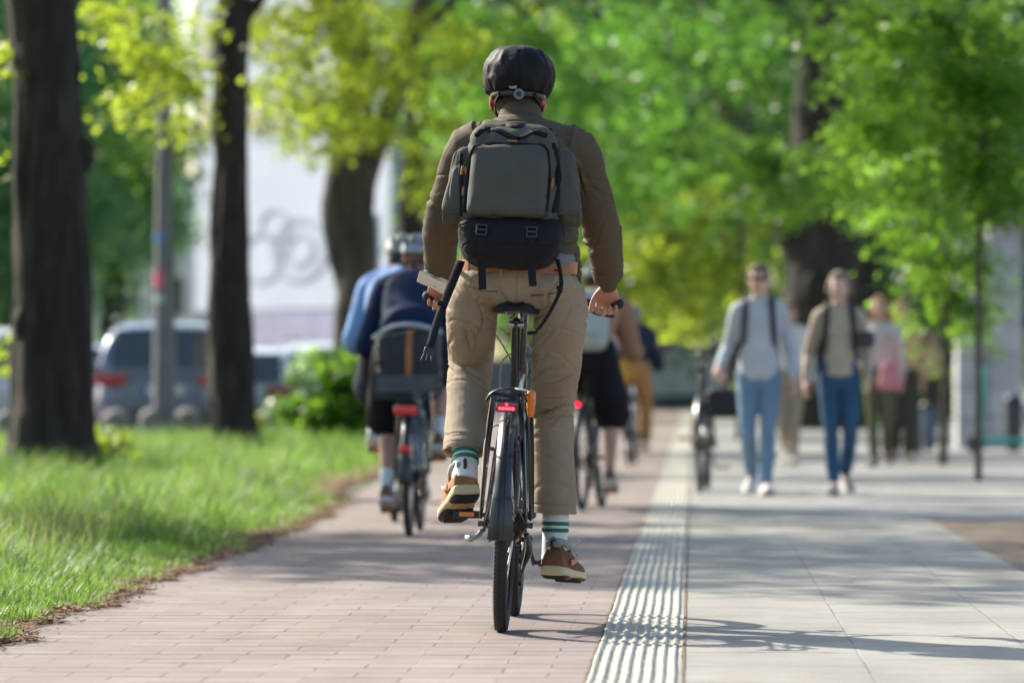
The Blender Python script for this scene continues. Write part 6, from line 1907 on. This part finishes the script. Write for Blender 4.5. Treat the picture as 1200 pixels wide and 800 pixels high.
# woman in blue jeans and beige jumper
D = 33.6; sW = .90
JW = walk(step=.15, lead='R', arms=dict(wrR=(.27, .10, .90), elR=(.24, -.05, 1.15), elL=(-.22, -.08, 1.15), wrL=(-.23, .06, .93)))
JW.update(shL=(-.155, -.01, 1.42), shR=(.155, -.01, 1.42))
LW = (wx(983, D), D, 0)
wom = make_person('woman in dark blue jeans and beige jumper walking beside the man in pale jeans', JW, LW, (0, 0, R(180)), sW, G_P, skin=SKIN_F, fem=True, topw=.92, top=cl('jumper_beige', (.46, .38, .30)), bottom=DEN_D, hairm=mat('hair_ash', (.20, .15, .11), .7, bump=.5, bs=200),
                  hair='sides', hairlen=.03, shoes=mat('shoe_check', (.22, .21, .20), .7), sock=SOCKW, face=(.12, 1, -.05), loose=.0, hem=-.10, legs=.90)
rucksack('dark backpack on the woman in the beige jumper', LW, (0, 0, R(180)), sW, mat('pack_black', (.02, .02, .024), .7), (.26, .13, .36), 1.24, -.20)
b = MB(); b.rbox((0, 0, 0), (.13, .09, .12), .03, 6); hb = b.build('belt_bag', [mat('bag_maroon', (.06, .035, .04), .7)]); hb.location = (wx(1013, D - .1), D - .17, wz(398, D)); tag(hb, 'small dark maroon bag at the side of the woman in the beige jumper', 'bag')

# people behind the couple
D = 46.
JB = walk(step=.16, lead='L')
make_person('person in white top and beige trousers half hidden behind the man in pale jeans', JB, (wx(926, D), D, 0), (0, 0, R(172)), .90, G_P, fem=True, top=cl('top_white', (.66, .66, .68)), bottom=cl('trousers_beige', (.33, .27, .21)), hairm=HAIR_BR, hair='short', shoes=SHW, voxel=.011)
D = 45.
JB = walk(step=.14, lead='R', arms=dict(elR=(.24, .03, 1.15), wrR=(.20, .22, 1.05)))
make_person('blond woman in pale patterned top and olive trousers behind the woman in the beige jumper', JB, (wx(1031, D), D, 0), (0, 0, R(170)), .92, G_P, fem=True, top=cl('top_pale', (.50, .47, .46)), bottom=cl('trousers_olive', (.11, .11, .065)), hairm=HAIR_BL, hair='sides', hairlen=.16, shoes=SHBR, voxel=.011)
b = MB(); b.rbox((0, 0, 0), (.26, .12, .30), .05, 8, fn=lambda q: V((q.x * (1 - .3 * q.z / .15), q.y, q.z))); b.sweep([(-.09, 0, .13), (-.06, .0, .38), (.02, .0, .42), (.08, 0, .13)], [(.012, .005)] * 4, n=6, sub=4)
o = b.build('shoulder_bag', [mat('bag_pink', (.52, .20, .22), .7)]); o.location = (wx(1043, 44.6), 44.6, wz(440, 44.6)); o.scale = (.8, .8, .9); tag(o, 'pink shoulder bag of the blond woman', 'bag')
D = 48.
JB = walk(step=.15, lead='L')
make_person('woman in peach coloured shirt and dark trousers at the right of the walking group', JB, (wx(1056, D), D, 0), (0, 0, R(185)), .93, G_P, fem=True, top=cl('top_peach', (.62, .33, .24)), bottom=cl('trousers_dark', (.07, .065, .05)), hairm=HAIR_BL, hair='long', hairlen=.15, shoes=SHB, voxel=.011, loose=.02)
D = 66.
JB = walk(step=.12, lead='R')
make_person('distant person in yellowish top standing between the young stems', JB, (wx(1092, D), D, 0), (0, 0, R(200)), .86, G_P, fem=True, top=cl('top_straw', (.50, .38, .18)), bottom=cl('trousers_dark', (.07, .065, .05)), hairm=HAIR_DK, hair='short', shoes=SHB, voxel=.014)

# cyclists
def ride(lean=0., up=0., foot=R(-28), hands=(.285, .70, 1.10), hipw=0.):
    """pose on a bicycle whose rear wheel touches the ground at the origin"""
    P = (.14 * math.cos(foot) if False else 0)
    BBy, BBz = .44, .285; c, s_ = .17 * math.cos(foot), .17 * math.sin(foot)
    pr = V((.145, BBy + c, BBz + s_ + .02)); pl = V((-.145, BBy - c, BBz - s_ + .02))
    J = dict(slim=.9, pelvis=(0, .20, 1.08), waist=(0, .21 + lean * .1, 1.20), chest=(0, .28 + lean * .3, 1.39 - lean * .09), upper=(0, .33 + lean * .5, 1.53 - lean * .17), neck=(0, .36 + lean * .55, 1.61 - lean * .20), head=(0, .41 + lean * .62, 1.735 - lean * .22),
             shL=(-.165, .34 + lean * .5, 1.50 - lean * .17), shR=(.165, .34 + lean * .5, 1.50 - lean * .17), wrL=(-hands[0], hands[1], hands[2]), wrR=(hands[0], hands[1], hands[2]))
    for q, sg in (('L', -1), ('R', 1)):
        a, b = V(J['sh' + q]), V(J['wr' + q]); m_ = (a + b) / 2; d = (b - a).length; k = math.sqrt(max(.0, .28 ** 2 - (d / 2) ** 2)) * .9
        J['el' + q] = tuple(m_ + V((sg * .045, -k * .35, -k * .75)))
        pd = pr if q == 'R' else pl
        an = pd + V((0, -.10, .115)); hp = V((sg * .10, .20, 1.04))
        m_ = (an + hp) / 2; d = (hp - an).length; k = math.sqrt(max(0.0004, .435 ** 2 - (d / 2) ** 2)); dr = (an - hp).normalized(); pf = V((0, dr.z, -dr.y)); pf = pf if pf.y > 0 else -pf
        J['hip' + q] = tuple(hp); J['kn' + q] = tuple(m_ + pf * k + V((sg * .02, 0, 0))); J['an' + q] = tuple(an); J['toe' + q] = tuple(pd + V((0, .08, .0)))
        J['footup' + q] = (0, .25, 1)
    return J
G_R = 'people riding on the path'
def rider(label, blabel, px, D, foot, bikekw, personkw, lean=0., sc_=1., rz=0, ln=0.):
    loc = (wx(px, D), D, .004); rot = (0, R(ln), R(rz))
    bk = make_bicycle('bicycle', blabel, loc, rot, 'bicycles on the path', crank=foot, **bikekw)
    bk.scale = (sc_,) * 3
    J = ride(lean, foot=foot)
    p = make_person(label, J, loc, rot, sc_, G_R, **personkw)
    return bk, p, J
NAVY = cl('jumper_navy', (.012, .024, .062)); SHORTS = cl('shorts_black', (.012, .013, .018))
HELS = mat('helmet_silver', (.30, .31, .33), .3, .4, var=.1, coat=.6)
bA, pA, JA = rider('person in navy jumper and shiny grey helmet riding the bicycle with the rear basket', 'blue grey bicycle with a rear basket and two red reflectors under the rider in navy',
     479, 24.4, R(60), dict(paint=mat('frame_blue_grey', (.10, .17, .26), .35, coat=.5), rack=True, step=True, bar='swept', spokes=28),
     dict(fem=True, top=NAVY, bottom=SHORTS, legs=.50, hairm=HAIR_AU, hair='pony', hairlen=.10, helmet=HELS, shoes=SHBR, sock=SOCKW, loose=.030, face=(.1, 1, 0)), .62, .92)
# crate on the rack with a dark bag
def crate(b_, w=.36, d=.30, h=.22, z=.775, y=-.06):
    m = MB(); r = .008
    for k in range(4):
        zz = z + .015 + k * (h - .02) / 3
        m.sweep([(-w / 2, y - d / 2, zz), (w / 2, y - d / 2, zz), (w / 2, y + d / 2, zz), (-w / 2, y + d / 2, zz)], [r] * 4, n=6, sub=1, closed=True)
    for k in range(12):
        t = -w / 2 + w * k / 11
        for yy in (y - d / 2, y + d / 2): m.cyl((t, yy, z + .01), (t, yy, z + h), .0035, 6)
    for k in range(9):
        t = y - d / 2 + d * k / 8
        for xx in (-w / 2, w / 2): m.cyl((xx, t, z + .01), (xx, t, z + h), .0035, 6)
    m.box((0, y, z + .012), (w, d, .012))
    m.rbox((0, y - d / 2 - .004, z + h * .42), (w * .96, .006, h * .45), .002, 3)
    return m
cr = crate(None).build('basket', [mat('basket_grey', (.07, .08, .085), .6)], bA)
for c_, d_ in (((0, -.30, .72), (.13, .02, .055)), ((0, -.335, .50), (.065, .015, .05))):
    m = MB(); m.rbox(c_, d_, .01, 5); m.build('reflector', [mat('bike_reflector', (.75, .03, .03), .25, coat=.6)], bA)
la = bA.location
root = empty('messenger_bag', (la.x, la.y - .05, .74), (0, 0, 0), 'black bag with brown strap sitting in the rear basket of the blue grey bicycle', 'bag')
m = MB(); m.rbox((0, 0, .19), (.33, .27, .30), .07, 10, fn=lambda q: V((q.x * (1 + .25 * q.z), q.y, q.z + .02 * math.sin(q.x * 14)))); m.build('body', [mat('bag_charcoal', (.022, .022, .026), .6)], root)
m = MB(); m.sweep([(.01, -.142, .06), (.01, -.150, .2), (.015, -.135, .34)], [(.017, .004)] * 3, side=(1, 0, 0), n=6); m.build('strap', [BELT], root)
m = MB(); m.sweep([(-.17, -.10, .30), (-.08, -.125, .355), (.04, -.12, .365), (.17, -.09, .33)], [(.013, .020)] * 4, side=(0, 0, 1), n=10, sub=4); m.build('trim', [mat('bag_pale_trim', (.42, .47, .48), .6)], root)

rider('person in light blue shirt and dark shorts riding just ahead of the person in navy', 'dark bicycle ridden by the person in the light blue shirt', 462, 27.0, R(-60),
      dict(paint=BLACK, rack=True, light=False), dict(top=cl('shirt_light_blue', (.20, .33, .62)), bottom=cl('shorts_navy', (.02, .028, .05)), legs=.52, hairm=HAIR_DK, helmet=HELS, shoes=SHW, sock=SOCKW, loose=.045), .4, .94)
bC, pC, JC = rider('person in tan shirt and black shorts riding ahead on the right with a pale backpack', 'black bicycle with red tail light ridden by the person in the tan shirt', 682, 29.4, R(-75),
      dict(paint=BLACK, rack=True), dict(top=cl('shirt_tan', (.36, .19, .11)), bottom=SHORTS, legs=.55, hairm=HAIR_DK, helmet=mat('helmet_pale', (.40, .42, .45), .35, coat=.5), shoes=SHBR, loose=.028, face=(.3, 1, 0)), .72, .93, -6)
rk = rucksack('pale grey green backpack worn by the rider in the tan shirt', bC.location, (R(-22), 0, R(-6)), .95, mat('pack_pale', (.42, .46, .42), .7, var=.1), (.30, .18, .42), 1.21, -.03)
rk.location = bC.location + V((-.02, -.30, .12))
rider('rider in navy jacket and ochre trousers farthest ahead on the path', 'silver bicycle ridden by the rider in the navy jacket, farthest ahead', 737, 45.5, R(-40),
      dict(paint=mat('frame_silver', (.42, .48, .55), .35, .5), rack=True, light=False), dict(top=cl('jacket_navy', (.022, .028, .05)), bottom=cl('trousers_ochre', (.38, .21, .08)), hairm=mat('hair_grey', (.22, .22, .24), .7), shoes=SHB, loose=.04, voxel=.011), .5, .90, -3)
m = MB(); m.rbox((0, 0, 0), (.20, .12, .20), .04, 8); m.sweep([(-.07, 0, .09), (-.04, 0, .24), (.04, 0, .24), (.07, 0, .09)], [.008] * 4, n=6, sub=3); o = m.build('side_bag', [mat('bag_yellow', (.62, .48, .04), .6)]); o.location = (wx(737, 45.5) - .13, 45.42, .79); tag(o, 'small yellow bag on the rear rack of the farthest silver bicycle', 'bag')
# ------------------------------------------------------------------ camera, light, sky
cam = bpy.data.objects.new('camera', bpy.data.cameras.new('camera')); COL.objects.link(cam)
cam.data.sensor_width = 36; cam.data.lens = F * 36 / 1200
cam.location = (0, 0, CAMZ)
yaw = math.atan(212 / F); pitch = math.atan(50 / F)
cam.rotation_euler = (R(90) + pitch, 0, yaw)
cam.data.clip_start = .5; cam.data.clip_end = 3000
cam.data.dof.use_dof = True; cam.data.dof.focus_distance = 15.15; cam.data.dof.aperture_fstop = 3.2
cam.data.dof.aperture_blades = 0
sc.camera = cam
w = bpy.data.worlds.new('World'); sc.world = w; w.use_nodes = True
nt = w.node_tree; bg = nt.nodes['Background']
sky = nt.nodes.new('ShaderNodeTexSky'); sky.sky_type = 'NISHITA'; sky.sun_disc = False
SUN_EL = R(33); 
sdir = V((-.74, .67, 0)).normalized()           # horizontal direction towards the sun
sky.sun_elevation = SUN_EL; sky.sun_rotation = math.atan2(sdir.x, sdir.y)
sky.air_density = 1.0; sky.dust_density = 2.0
nt.links.new(sky.outputs[0], bg.inputs[0]); bg.inputs[1].default_value = .115
sun = bpy.data.objects.new('sun', bpy.data.lights.new('sun', 'SUN')); COL.objects.link(sun)
sun.data.energy = 4.4; sun.data.angle = R(.55); sun.data.color = (1, .93, .82)
tosun = V((sdir.x * math.cos(SUN_EL), sdir.y * math.cos(SUN_EL), math.sin(SUN_EL)))
sun.rotation_euler = tosun.to_track_quat('Z', 'Y').to_euler()
sun.location = (-20, 20, 30)
sc.view_settings.view_transform = 'Standard'; sc.view_settings.look = 'None'
sc.view_settings.gamma = 1; sc.view_settings.exposure = 1.12
sc.render.engine = 'CYCLES'
cy = sc.cycles
cy.use_denoising = True
cy.use_adaptive_sampling = True; cy.adaptive_threshold = .02
cy.max_bounces = 8; cy.diffuse_bounces = 3; cy.glossy_bounces = 3; cy.transmission_bounces = 6; cy.transparent_max_bounces = 8
cy.caustics_reflective = False; cy.caustics_refractive = False
cy.sample_clamp_indirect = 8
